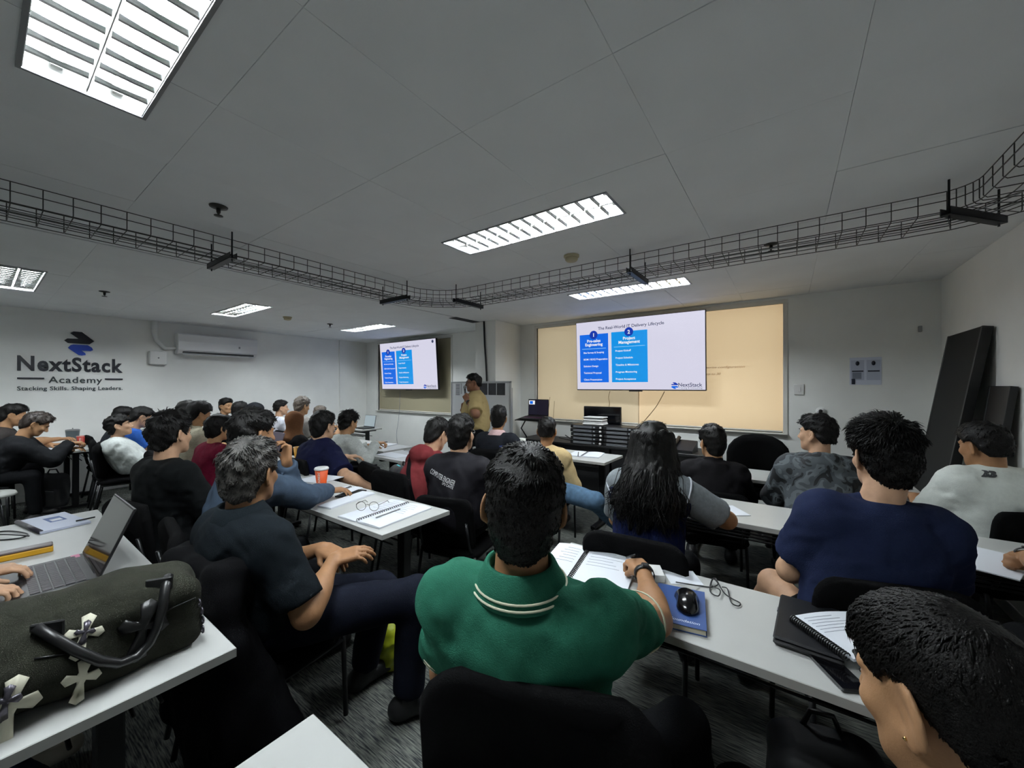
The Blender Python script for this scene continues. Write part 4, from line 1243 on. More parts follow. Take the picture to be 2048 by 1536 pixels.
cable('black cable running down the pillar behind the whiteboard', [(-3.90, 4.685, 2.55), (-3.885, 4.685, 2.2), (-3.86, 4.685, 1.9), (-3.84, 4.685, 1.55), (-3.83, 4.685, 1.0)], .014, M_BLACK)

# ------------------------------------------------------------------ tables
M_LAM = mat('table_laminate', '#bcbdba', rough=0.38, noise=.02, nscale=8)
M_EDGE = mat('table_edge', '#a9aaa6', rough=0.5)
TZ = 0.74
def table(x0, x1, y0, y1, label, ztop=TZ, shelf=True):
    cx, cy = (x0 + x1) / 2, (y0 + y1) / 2
    root = empty('training_table', (cx, cy, 0)); tag(root, label, 'table', 'white training tables')
    hx, hy = (x1 - x0) / 2, (y1 - y0) / 2
    top = MB().box((-hx, -hy, ztop - .026), (hx, hy, ztop), bev=.0015).build('table_top', M_LAM, root)
    e = MB()
    for a, b in (((-hx-.0012, -hy-.0012, ztop-.0265), (hx+.0012, -hy+.001, ztop-.0015)), ((-hx-.0012, hy-.001, ztop-.0265), (hx+.0012, hy+.0012, ztop-.0015)), ((-hx-.0012, -hy, ztop-.0265), (-hx+.001, hy, ztop-.0015)), ((hx-.001, -hy, ztop-.0265), (hx+.0012, hy, ztop-.0015))): e.box(a, b)
    e.build('edge_band', M_EDGE, top)
    for sx in (-1, 1):
        px = sx * (hx - .14)
        MB().box((px-.03, -.02, .05), (px+.03, .035, ztop-.026), bev=.004).build('leg', M_BLACKM, root)
        f = MB(); f.box((px-.028, -hy+.03, .02), (px+.028, hy-.02, .055), bev=.006); fo = f.build('foot', M_BLACKM, root)
        for sy in (-1, 1): MB().lathe([(.022, 0), (.022, .02)], n=12, c=(px, sy*(hy-.06), 0)).build('caster', M_BLACK, fo)
        MB().box((px-.025, -hy+.05, ztop-.06), (px+.025, hy-.04, ztop-.026), bev=.003).build('top_bracket', M_BLACKM, root)
    MB().box((-hx+.14, .0, ztop-.095), (hx-.14, .04, ztop-.055), bev=.003).build('beam', M_BLACKM, root)
    if shelf:
        for k in range(4):
            y = -.10 + .06 * k + .04
            MB().tube([(-hx+.16, y, ztop-.15), (hx-.16, y, ztop-.15)], .005, 6).build('shelf_bar', M_BLACKM, root)
    return root
table(-3.56, -1.34, -0.05, 0.455, 'near left white table holding the duffel bag and laptop')
table(-0.92, 0.70, -0.42, 0.47, 'white table corner at the bottom edge beside the camera')
table(-3.80, -1.73, 1.245, 1.74, 'white table with the orange cup and the folded eyeglasses')
table(-0.88, 1.19, 1.27, 1.74, 'white table with the blue book and black mouse')
table(-0.95, 1.19, 2.55, 3.04, 'white table between the long haired woman and navy shirt man')
table(-3.30, -1.52, 3.74, 4.28, 'front middle white table with an open notebook and foam cup')
table(-0.85, 0.80, 3.80, 4.28, 'front right white table with the clear plastic cup')
table(-3.85, -2.0, 2.60, 3.06, 'white table in front of the red hoodie man')
table(-5.95, -3.95, 2.86, 3.32, 'white table under the arms of the pale grey shirt man')
table(-6.25, -4.20, 1.66, 2.10, 'white table with the yellow cup')
table(-8.12, -7.05, 0.48, 0.97, 'far left white table with the grey tumbler by the sign wall')
table(-8.05, -6.20, 4.02, 4.46, 'farthest white table with an open laptop near the corner')

# ------------------------------------------------------------------ chairs
M_SEAT = mat('chair_fabric', '#0a0a0b', rough=0.9, spec=.05, noise=.2, nscale=150, bump=.3, bscale=400)
def padded(w, h, t, curve=0.0, rad=.06, top=1.0):
    """rounded cushion panel in local xz, thickness along y"""
    mb = MB(); n = 14
    pts = []
    for cx, cz, a0 in ((w/2-rad, h-rad*top, 0), (-w/2+rad, h-rad*top, 90), (-w/2+rad, rad, 180), (w/2-rad, rad, 270)):
        for k in range(5):
            a = R(a0 + 90 * k / 4); pts.append((cx + rad*math.cos(a), cz + rad*top*math.sin(a) if a0 < 180 else cz + rad*math.sin(a)))
    rings = []
    cxm, czm = 0, h/2
    def yoff(x): return -curve * (1 - (2*x/w)**2)
    for (sc, y) in ((0.0, -t/2), (.75, -t/2), (.95, -t/2*.8), (1, 0), (.95, t/2*.8), (.75, t/2), (0.0, t/2)):
        rings.append([((p[0]-cxm)*sc+cxm, y + yoff((p[0])*sc), (p[1]-czm)*sc+czm) for p in pts] )
    for r_ in rings: r_.append(r_[0])
    mb.sheet(rings); return mb
def make_chair():
    root = empty('training_chair')
    s = padded(.47, .45, .06, rad=.09); o = s.build('seat', M_SEAT, root)
    o.rotation_euler = (R(90), 0, 0); o.location = (0, .22, .43)
    b = padded(.46, .40, .05, curve=-.05, rad=.07); o = b.build('backrest', M_SEAT, root); o.location = (0, -.205, .47); o.rotation_euler = (R(7), 0, 0)
    for sx in (-1, 1):
        MB().tube([(sx*.21, .20, .42), (sx*.215, .21, .02)], .011, 8).build('leg', M_BLACKM, root)
        MB().tube([(sx*.21, -.19, .42), (sx*.215, -.26, .02)], .011, 8).build('leg', M_BLACKM, root)
        MB().tube([(sx*.19, -.17, .42), (sx*.19, -.215, .48), (sx*.185, -.262, .70)], .010, 8).build('back_support', M_BLACKM, root)
        MB().tube([(sx*.21, -.19, .40), (sx*.21, .20, .40)], .010, 8).build('seat_rail', M_BLACKM, root)
    return root
_chair0 = [None]
def chair(x, y, yaw, label, sc=1.0, up_=0.0):
    if _chair0[0] is None: c = make_chair(); _chair0[0] = c
    else: c = copy_tree(_chair0[0])
    c.location = (x, y, 0); c.rotation_euler = (0, 0, yaw); c.scale = (1, 1, sc)
    tag(c, label, 'chair', 'black padded training chairs'); return c
def chair_for(info, who, back=0.0, sc=1.0, side=0.0):
    p = info['P']; fw = info['fw']; yaw = math.atan2(-fw[0], fw[1])
    q = p + fw * (0.05 - back - 0.8 * max(0.0, -info['lean'])) + info['rt'] * side
    return chair(q[0], q[1], yaw, 'black padded chair under ' + who, sc)

# ------------------------------------------------------------------ equipment desk at the front with its gear
M_DESK = mat('desk_black', '#141416', rough=0.5)
dk = empty('equipment_desk', (-1.85, 5.02, 0)); tag(dk, 'long black equipment desk under the wide window', 'desk')
MB().box((-1.45, -.27, .715), (1.22, .29, .745), bev=.003).build('desk_top', M_DESK, dk)
MB().box((-1.45, -.25, .10), (1.22, -.235, .715)).build('front_panel', M_DESK, dk)
for x in (-1.44, -.02, 1.18): MB().box((x, -.25, 0), (x+.03, .27, .715)).build('side_panel', M_DESK, dk)
M_RACK = mat('rack_black', '#1a1b1e', rough=0.4, metal=.2)
M_LED = mat('rack_silver', '#a9aeb4', rough=.5)
def make_unit():
    r_ = empty('network_switch')
    MB().box((-.235, -.13, 0), (.235, .16, .044), bev=.003).build('case', M_RACK, r_)
    pnl = MB().box((-.23, -.134, .004), (.23, -.129, .040)).build('front_panel', M_BLACK, r_)
    for k in range(3): MB().box((-.19, -.136, .010 + .010*k), (.08, -.133, .0135 + .010*k)).build('port_row', M_LED, pnl)
    MB().box((.10, -.137, .014), (.125, -.133, .03)).build('port', M_LED, pnl)
    MB().lathe([(.016, 0), (.015, .010)], n=14, M=T(.20, -.134, .022, 0, R(90))).build('knob', M_WHITE, r_)
    return r_
u0 = None
ordn = ['bottom', 'second lowest', 'middle', 'second highest', 'top']
for si, (xc, nm) in enumerate(((at_y(1174, 860, 4.8)[0], 'left stack below the white router'), (at_y(1240, 860, 4.8)[0], 'right stack beside the router'))):
    for k in range(5):
        o = make_unit() if u0 is None else copy_tree(u0)
        if u0 is None: u0 = o
        o.location = (xc + .004 * ((k * 7) % 3 - 1) + .02 * si, 4.91, .745 + .0525 * k); tag(o, '%s black network switch in the %s' % (ordn[k], nm), 'network switch', 'network switches stacked on the equipment desk')
        if k: pass
zr = .745 + .0525 * 4 + .044
for k, lab in enumerate(('lower flat white router on the left switch stack', 'upper white router with dark band on the switch stack')):
    p = at_y(1187, 840, 4.86)
    r_ = empty('router', (p[0], 4.92, zr + .052 * k)); tag(r_, lab, 'router')
    w_ = .15 - .012 * k
    MB().box((-w_, -.10, .0), (w_, .10, .028), bev=.012).build('case', M_WHITE, r_)
    MB().box((-w_+.01, -.095, .026), (w_-.01, .095, .046), bev=.008).build('lid', M_GREYM if k else M_WHITE, r_)
    if k: MB().box((-w_-.004, -.10, .044), (w_+.004, .10, .058), bev=.006).build('cap', M_WHITE, r_)
a = at_y(1168, 812, 5.18); b = at_y(1242, 815, 5.18)
mo = empty('monitor', ((a[0]+b[0])/2, 5.19, .745)); tag(mo, 'black computer monitor switched off on the equipment desk', 'monitor')
hw = (b[0]-a[0])/2; zt = a[2]-.745
MB().box((-hw, -.02, zt-.33), (hw, .02, zt), bev=.005).build('casing', M_BLACK, mo); MB().box((-hw+.01, -.023, zt-.31), (hw-.01, -.019, zt-.01)).build('screen', mat('screen_off', '#06070a', rough=.12), mo)
MB().box((-.03, 0, .01), (.03, .03, zt-.2), bev=.004).build('stand', M_BLACK, mo); MB().box((-.13, -.09, 0), (.13, .10, .012), bev=.004).build('base', M_BLACK, mo)
# desk phone
p = at_y(1366, 880, 4.86)
ph = empty('desk_phone', (p[0], 4.92, .745)); tag(ph, 'black desk phone tilted on the right end of the equipment desk', 'phone'); ph.rotation_euler = (0, 0, R(-6))
w8 = MB(); w8.prism([(-.11, 0), (.10, 0), (.10, .12), (.085, .13), (-.11, .03)], -.125, .125, M=frame((0, 0, 0), (0, 1, 0), (0, 0, 1), (1, 0, 0))); w8.build('body', M_RACK, ph)
MB().box((-.02, -.04, .0), (.11, .085, .006), M=T(0, 0, .078, 0, R(25)), bev=.002).build('keypad', M_BLACK, ph)
MB().box((-.01, .05, .004), (.06, .078, .009), M=T(0, 0, .078, 0, R(25)), bev=.002).build('display', M_LED, ph)
MB().tube([(-.085, -.10, .055), (-.085, -.03, .095), (-.085, .09, .155)], [.022, .016, .022], 10).build('handset', M_BLACK, ph)
MB().box((-.135, .06, .0), (-.10, .10, .14), bev=.006).build('cradle', M_RACK, ph)
# laptop on its stand at the presenter's place
M_SCRD = mat('laptop_screen_dark', '#0b0b12', rough=.2, emit='#2b2940', estr=.35)
def laptop(name, loc, yaw, label, w=.35, d=.24, open_=105, shell=None, keym=None, scr=None, slide=False, keys=True, zrot=0.0):
    r_ = empty(name, loc, yaw); tag(r_, label, 'laptop')
    sh = shell or M_BLACK
    bs = MB().box((-w/2, -d/2, 0), (w/2, d/2, .018), bev=.004).build('base', sh, r_)
    if keys:
        kb = MB().box((-w/2+.02, -d/2+.095, .0178), (w/2-.02, d/2-.03, .0186)).build('keyboard', keym or M_RACK, r_)
        k0 = None; rows = 5; cols = 15
        kw = (w-.05)/cols; kh = (d-.13)/rows
        for i in range(rows):
            for j in range(cols):
                if k0 is None: ko = MB().box((-kw*.43, -kh*.42, 0), (kw*.43, kh*.42, .0025), bev=.0008).build('key', mat('key_cap', '#2a2327', rough=.5), kb); k0 = ko.data
                else: ko = link_mesh('key', k0, None, kb)
                ko.location = (-w/2+.025+kw*(j+.5), -d/2+.098+kh*(i+.5), .0186)
        MB().box((-.055, -d/2+.015, .0178), (.055, -d/2+.082, .0184)).build('touchpad', M_RACK, r_)
    lid = MB().box((-w/2, -.004, 0), (w/2, .004, d-.005), bev=.003).build('lid', sh, r_)
    lid.location = (0, d/2-.003, .018); lid.rotation_euler = (R(90-open_), 0, 0)
    sc_ = MB().box((-w/2+.008, -.0052, .012), (w/2-.008, -.0038, d-.013)).build('display', scr or M_SCRD, lid)
    if slide:
        MB().box((-w/2+.015, -.0065, d*.66), (-w/2+.12, -.0053, d*.9)).build('slide_window', M_SWH, lid); MB().box((-w/2+.03, -.0072, d*.69), (-w/2+.085, -.0066, d*.86)).build('slide_column', M_SB1, lid)
    MB().tube([(-w*.3, d/2-.004, .014), (w*.3, d/2-.004, .014)], .007, 8).build('hinge', M_BLACK, r_)
    return r_
px = at_y(1057, 835, 4.72)
ls = empty('laptop_stand', (px[0], 4.84, .745)); tag(ls, 'black open mesh laptop stand beside the whiteboard', 'stand')
st = MB()
for k in range(8): st.box((-.23+.0, -.14+.037*k, .0), (.23, -.125+.037*k, .008), M=T(0, 0, .29, 0, R(8)))
for k in range(2): st.box((-.23+.44*k, -.145, -.002), (-.21+.44*k, .16, .010), M=T(0, 0, .29, 0, R(8)))
st.build('platform', M_BLACK, ls)
for sx in (-1, 1):
    MB().tube([(sx*.16, .08, .30), (sx*.17, -.06, .15), (sx*.16, .08, .0)], .010, 8).build('leg', M_BLACKM, ls)
lp = laptop('laptop', (px[0] + .02, 4.84, 1.047), 0, 'open laptop showing the slide on the stand near the presenter', slide=True, keym=mat('keys_magenta', '#3a1030', rough=.4, emit='#b01890', estr=.25), w=.36, d=.25, open_=100); lp.rotation_euler = (R(8), 0, 0)
for k, (u1, v1, u2, v2) in enumerate(((1100, 794, 1091, 826), (1109, 802, 1104, 832))):
    o = MB().tube([at_y(u2, v2 + 40, 5.2), at_y(u1, v1, 5.2)], .003, 6).build('antenna_rod', M_BROWNC); tag(o, ('taller' if k == 0 else 'shorter') + ' thin antenna rod standing before the blind', 'antenna')
# clutter of cables on the desk
rc = random.Random(8)
pp = [at_y(1118 + 9*k, 880 + rc.uniform(-7, 5), 4.84 + rc.uniform(0, .12)) for k in range(4)]
for p in pp: p[2] = .757 + rc.uniform(0, .03)
cable('tangle of black cables on the desk left of the switches', pp + [pp[0] + np.array([.05, .1, .03]), pp[2] + np.array([0, .06, .01])], .006, M_BLACK)
# whiteboard on a stand
wb = empty('whiteboard', (-3.92, 4.62, 0)); tag(wb, 'framed whiteboard with printed charts behind the presenter', 'whiteboard')
a = at_y(901, 762, 4.60); b = at_y(1021, 763, 4.60)
x0, x1, zt = a[0]+3.92, b[0]+3.92, 1.60
MB().box((x0+.015, -.008, .62), (x1-.015, .008, zt-.015)).build('board', mat('whiteboard_enamel', '#dcdfe2', rough=.2), wb)
M_ALU = mat('aluminium', '#b6babd', rough=.35, metal=.6)
for a_, b_ in (((x0, -.014, .60), (x0+.022, .014, zt)), ((x1-.022, -.014, .60), (x1, .014, zt)), ((x0, -.014, zt-.022), (x1, .014, zt)), ((x0, -.014, .60), (x1, .014, .622))): MB().box(a_, b_, bev=.003).build('frame_bar', M_ALU, wb)
for x in (x0+.01, x1-.01):
    MB().box((x-.012, .012, .03), (x+.012, .036, zt-.1), bev=.003).build('post', M_ALU, wb); MB().box((x-.014, -.05, .0), (x+.014, .20, .03), bev=.004).build('foot', M_ALU, wb)
for k in range(9): MB().box((x0+.11, -.0095, zt-.05-.021*k), (x0+.20, -.0083, zt-.042-.021*k)).build('chart_row', M_INK, wb)
for xa, xb in ((.42, .60), (.62, .78), (.80, .95), (.965, 1.12)):
    MB().box((x0+xa, -.0098, zt-.21), (x0+xb, -.0083, zt-.03)).build('photo_print', mat('print_dark', '#25272e', rough=.5, noise=.3, nscale=12), wb)
for k in range(2): MB().box((x0+.225+.014*k, -.0095, zt-.20), (x0+.229+.014*k, -.0083, zt-.03)).build('chart_line', M_INK, wb)

# round-backed office chair at the front right
oc = empty('office_chair', (-.27, 4.62, 0)); tag(oc, 'black office chair with rounded back beside the camouflage jacket', 'chair'); oc.rotation_euler = (0, 0, R(8))
b = padded(.52, .56, .07, curve=-.05, rad=.22, top=.85); o = b.build('backrest', M_SEAT, oc); o.location = (0, -.2, .50); o.rotation_euler = (R(8), 0, 0)
s = padded(.50, .48, .08, rad=.12); o = s.build('seat', M_SEAT, oc); o.rotation_euler = (R(90), 0, 0); o.location = (0, .24, .46)
MB().lathe([(.03, .07), (.025, .42)], n=14).build('gas_lift', M_BLACKM, oc)
for k in range(5):
    a = 2*math.pi*k/5; l = MB().tube([(0, 0, .09), (.28*math.cos(a), .28*math.sin(a), .06)], [.03, .018], 8).build('base_arm', M_BLACK, oc); MB().lathe([(.02, 0), (.028, .015), (.02, .05)], n=12, c=(.28*math.cos(a), .28*math.sin(a), 0)).build('caster', M_BLACK, l)
for sx in (-1, 1): MB().tube([(sx*.26, .15, .45), (sx*.29, .12, .64), (sx*.29, -.1, .66)], .016, 8).build('armrest', M_BLACK, oc)
# ------------------------------------------------------------------ who sits where
PRES = np.array([-3.56, 4.09, 1.60]); TV1P = np.array([-1.72, 5.2, 1.97])
def yaw_to(H, T_): return math.atan2(-(T_[0] - H[0]), T_[1] - H[1])
M_TROU = cloth('trousers_black', '#0d0e10')
M_TROUN = cloth('trousers_navy', '#10131d')
M_JEANS = cloth('jeans_blue', '#4e677f', noise=.25, nscale=25)
M_JEANSD = cloth('jeans_dark', '#26364d', noise=.2, nscale=25)
M_KHAKI = cloth('trousers_khaki', '#a3916b')
TR = dict(mat=M_TROU)
UP = (0, 0, 1)
def crew(m): return dict(kind='crew', mat=m)
def polo(m, stripe=None, lift=0.0): return dict(kind='polo', mat=m, stripe=stripe, lift=lift)
def stand(m): return dict(kind='stand', mat=m)
PEOPLE = {}

# 1 green polo, foreground
H = at_d(1048, 1010, 0.86)
c = cloth('polo_green', '#2a6450', noise=.06); cs = mat('polo_stripe', '#d8d6bd', rough=.8)
W = at_z(1287, 1143, 0.805); tip = at_z(1248, 1100, 0.80)
PEOPLE['green'] = I = person('person in a green polo shirt writing in the open notebook, seen from behind', H, R(20), (R(33), R(-3), R(4)), lean=-.11, nz=.015, s=1.0, bulk=1.06, q='near', skin_='mid',
    hair=dict(style='short', vol=1.6, lump=.6, tuft=6000, tlen=.026, lift=.18), shirt=dict(mat=c, sleeve='short', collar=polo(c, cs), cuff=cs, fold=.011, ffreq=26, slen=.60, puff=.004), pants=TR,
    armR=(W, tip - W, np.array([.25, -.35, 1.0]), 'curl', (.75, -.1, -.65), at_d(1312, 1242, 1.20)), armL='table', legs={'R': (np.array([-.24, 1.16, .56]), np.array([-.18, 1.24, .085])), 'L': (np.array([-.72, 1.16, .54]), np.array([-.74, 1.2, .085]))})
watch(I, 'R', M_BLACK)
mb = MB(); q_ = W + unit(tip - W) * .125
mb.tube([q_ + np.array([.02, -.03, .03]) - I['base'], q_ + np.array([-.045, .03, -.03]) - I['base']], .005, 8)
chair_for(I, 'the green polo man', back=-.04, sc=1.12, side=.06)
pen = MB().tube([q_ + np.array([.03, -.045, .035]), q_ + np.array([-.03, .035, -.018])], .005, 8).build('pen', M_BLACK); tag(pen, 'black pen in the hand of the green polo man', 'pen')

# 2 grey haired man in dark polo
H = at_d(500, 946, 1.60)
c = cloth('polo_charcoal', '#11161a', noise=.08)
Wr = at_d(668, 1118, 1.74); Wl = at_d(645, 1096, 1.86)
PEOPLE['grey'] = I = person('person with grey wavy hair in a dark polo, hands clasped on crossed legs', H, R(8), (R(32), R(-2), R(2)), lean=-.08, s=1.08, bulk=1.12, q='near', skin_='mid', hmat=HAIR_GREY,
    hair=dict(style='short', vol=1.5, tuft=3600, tlen=.034, lift=.25), shirt=dict(mat=c, sleeve='short', collar=polo(cloth('polo_collar_slate', '#171d21'), lift=.022), fold=.008, ffreq=24, slen=.85, puff=.008), pants=dict(mat=M_TROUN, puff=.012),
    armR=(Wr, (.55, .75, .15), (.2, -.3, 1), 'relax', (.6, -.2, -.75)), armL=(Wl, (.85, .1, -.1), (0, -.2, 1), 'relax', (-.6, 0, -.8)),
    legs={'R': (at_d(832, 1192, 1.78), np.array([-1.42, 1.16, .085]), (.6, .8, 0)), 'L': (at_d(760, 1180, 1.95), np.array([-1.75, 1.15, .085]), (.1, .95, 0))})
chair_for(I, 'the grey haired man', back=-.05, sc=.92)

# 3 blue grey denim jacket, arm along the table
H = at_d(506, 868, 2.05)
c = cloth('jacket_slate', '#3f4c5c', noise=.15, nscale=20)
W = at_z(655, 982, .80)
hw_ = at_d(574, 925, 2.15)
PEOPLE['slate'] = I = person('person in a slate blue jacket, one arm stretched along the table toward the orange cup', H, R(-8), (R(12), R(-4), 0), lean=.12, q='mid', skin_='mid',
    hair=dict(style='short', vol=1.7, tuft=1400, tlen=.03), shirt=dict(mat=c, sleeve='long', collar=stand(c), fold=.008, puff=.014, ffreq=24), pants=TR,
    armR=(W, (.45, .85, 0), UP, 'relax', (.7, .1, -.6)), armL=(hw_, (-.2, .1, 1), (0, 1, 0), 'curl', (-.3, .5, -.8)))
chair_for(I, 'the slate jacket man')

# 4 black tee
H = at_d(342, 868, 2.36)
c = cloth('tee_black', '#0e1011')
PEOPLE['blacktee'] = I = person('person with thick black hair in a plain black top, left of the grey haired man', H, R(12), (R(26), R(-4), R(-3)), lean=-.04, bulk=1.06, q='mid', skin_='light',
    hair=dict(style='medium', vol=2.2, tuft=1400, tlen=.035), shirt=dict(mat=c, sleeve='short', collar=crew(c), fold=.009, slen=.95, puff=.012), pants=TR)
chair_for(I, 'the black top man')

# 5 red hoodie
H = at_d(874, 868, 3.32)
c = cloth('hoodie_red', '#6c2c2f', noise=.10, nscale=20)
PEOPLE['red'] = I = person('person in a red hooded sweatshirt with a black cross strap, head bowed', H, R(-2), (R(0), R(-28), 0), lean=.22, bulk=1.08, s=1.06, q='mid', skin_='light', neck=.07,
    hair=dict(style='short', vol=1.4, tuft=900), shirt=dict(mat=c, sleeve='long', hood=1.2, fold=.010, puff=.016, ffreq=22), pants=dict(mat=M_KHAKI), shoe=SHOE_WHITE)
st = MB(); Af = I['A']; S_ = I['S'] - I['base']; P_ = I['P'] - I['base']
bvh = BVHTree.FromPolygons([v.co[:] for v in I['shirt'].data.vertices], [p.vertices[:] for p in I['shirt'].data.polygons])
row0, row1 = [], []
for k in range(15):
    t = k / 14
    p = S_ - I['rts'] * (.11 - .26 * t) - I['sp'] * (.0 + .36 * t) - I['ft'] * .4
    for rr_, of in ((row0, -.022), (row1, .022)):
        pp_ = p + of * unit(I['rts'] * .8 + I['sp'] * .6)
        hit = bvh.ray_cast(Vector(pp_), Vector(I['ft']))[0]
        rr_.append((hit if hit is not None else Vector(pp_ + I['ft'] * .28)) - Vector(I['ft']) * .006)
st.sheet([row0, row1]); o = st.build('cross_strap', M_TROU, I['root'])
chair_for(I, 'the red hoodie man')

# 6 computer engineer jacket
H = at_d(922, 868, 2.84)
c = cloth('jacket_black_varsity', '#17161a', noise=.2, nscale=14, rough=.55)
PEOPLE['engineer'] = I = person('person in a black jacket with white back lettering, beside the red hoodie', H, R(14), (R(16), R(2), R(2)), lean=.02, s=1.1, bulk=1.10, q='mid', skin_='light',
    hair=dict(style='short', vol=1.3, tuft=1200, tlen=.024), shirt=dict(mat=c, sleeve='long', collar=stand(c), fold=.008, puff=.018, ffreq=24), pants=TR, glasses=M_GREYM)
M_PRINT = mat('print_white', '#d8d8d8', rough=.7)
vdir = unit(np.array([I['S'][0], I['S'][1], 0])); xr = np.array([vdir[1], -vdir[0], 0])
c0 = at_d(866, 952, 2.68); c1 = at_d(911, 968, 2.68); ux = unit(c1 - c0); uy = unit(np.array([0, 0, 1]) - ux * ux[2])
decal_text(I, 'COMPUTER ENGINEER', 1, M_PRINT, at_d(858, 951, 2.68), ux, uy, name='back_lettering', ray_dir=vdir, width=.185, height=.036, bold=.0)
decal_text(I, 'LPU CAVITE', 1, M_PRINT, at_d(884, 967, 2.68), ux, uy, name='back_lettering', ray_dir=vdir, width=.08, height=.018, bold=.0)
chair_for(I, 'the man with back lettering', sc=.88)

# 7 black jacket, blue mark, front row
H = at_d(997, 836, 4.22)
c = cloth('jacket_black_soft', '#191b20')
ck = cloth('shirt_pink_collar', '#c9a9a9')
PEOPLE['frontblack'] = I = person('person in a black jacket over a pink collar, in the front row before the presenter', H, R(16), (R(28), 0, R(3)), lean=.02, s=1.05, q='far', skin_='mid',
    hair=dict(style='short', vol=1.3, tuft=700), shirt=dict(mat=c, sleeve='long', collar=polo(ck), fold=.009, puff=.014), pants=TR)
vdir = unit(np.array([I['S'][0], I['S'][1], 0])); xr = np.array([vdir[1], -vdir[0], 0])
decal_text(I, 'NF', 1, mat('print_blue', '#2c3f8a'), at_d(998, 894, 4.05), xr, UP, name='back_mark', ray_dir=vdir, width=.035, bold=.01, shear=.3)
chair_for(I, 'the front row man in black')

# 8 cream shirt, jeans stretched out
H = at_d(1094, 862, 3.74)
c = cloth('shirt_cream', '#bfa87c', noise=.06)
PEOPLE['cream'] = I = person('person in a cream long sleeved shirt and blue jeans with one leg stretched sideways', H, R(8), (R(22), R(-6), 0), lean=.02, s=1.04, q='mid', skin_='mid',
    hair=dict(style='fade', vol=1.2, tuft=900, tlen=.02), shirt=dict(mat=c, sleeve='long', collar=crew(c), fold=.009, puff=.014), pants=dict(mat=M_JEANS, puff=.008),
    legs={'R': (at_d(1190, 1002, 3.30), at_d(1244, 1060, 3.62), (.85, .4, 0)), 'L': (np.array([-2.0, 3.7, .53]), np.array([-2.0, 3.75, .085]))}, armR='lap')
chair_for(I, 'the cream shirt man')

# 9 long haired woman
H = at_d(1304, 892, 2.05)
c = cloth('top_navy_jersey', '#121a3a'); cg = cloth('sleeve_grey', '#7e8488')
def long_hair(H, M, s, S, fw, rt, sp):
    out = []
    F = Field(np.array([S[0], S[1], S[2] - .36]) - (.32, .32, .0), H + .18, .0062)
    rs = np.random.RandomState(5)
    for k in range(30):
        a = math.pi * (0.02 + 0.96 * k / 29)            # right side round the back to the left side
        d = M[0] * math.cos(a) - M[1] * math.sin(a)
        p0 = H + d * .085 + M[2] * (.06 - .02 * rs.rand())
        p1 = H + d * (.100 + .012 * rs.rand()) - np.array([0, 0, .08])
        p2 = np.array([S[0], S[1], S[2]]) + rt * math.cos(a) * (.140 + .03 * rs.rand()) - fw * (math.sin(a) * .135 + .055) - np.array([0, 0, .03])
        zb = .03 + .07 * math.sin(a) * rs.rand() + .05 * rs.rand()
        p3 = p2 - np.array([0, 0, zb]) + rt * math.cos(a) * .01 - fw * .02 + rt * rs.normal(0, .012)
        F.cone(p0, p1, .026, .024, k=.012); F.cone(p1, p2, .024, .024, k=.012); F.cone(p2, p3, .024, .010, k=.010)
    X, Y, Z = F.grid()
    F.v += (.0035 * wob(X, Y, Z * .10, 170, 3) + .0016 * wob(X, Y, Z * .12, 420, 9)).astype(np.float32)
    V, Q = F.mesh(relax=0); out.append((V, Q, 0))
    for k in range(420):                                 # loose strands
        a = math.pi * rs.uniform(-.02, 1.02); d = M[0] * math.cos(a) - M[1] * math.sin(a)
        zb = rs.uniform(.02, .18); j = rs.normal(0, .018, (5, 3))
        pts = [H + d * .098 + M[2] * rs.uniform(.0, .08), H + d * .118 - np.array([0, 0, .09])]
        p2 = S + rt * math.cos(a) * rs.uniform(.13, .18) - fw * (math.sin(a) * .155 + .06) - np.array([0, 0, .02])
        pts += [(pts[-1] + p2) / 2 + j[0], p2 + j[1], p2 - np.array([0, 0, zb * .5]) + j[2] - fw * .012, p2 - np.array([0, 0, zb]) + j[3] * 1.6 - fw * .01]
        m = MB(); m.tube(pts, [.002, .0022, .0022, .002, .0016, .0006], 3, cap=False); V = np.array(m.v); Q = np.array(m.f); out.append((V, Q, 0))
    return out
el = at_z(1473, 1030, .80); W = at_z(1405, 1022, .81)
PEOPLE['woman'] = I = person('person with long loose dark hair in a navy jersey with grey sleeves, elbow on table', H, R(4), (R(14), R(-8), 0), lean=.16, s=.96, q='mid', skin_='tan', ears=False, face=True,
    hair=dict(style='bob', vol=1.6, tuft=900, tlen=.05, long=long_hair, lift=.05), shirt=dict(mat=c, sleeve='none', collar=crew(c), fold=.008, puff=.012), pants=TR,
    armR=(W, (-.85, .5, 0), UP, 'relax', (.9, .25, -.45)), armL='table')
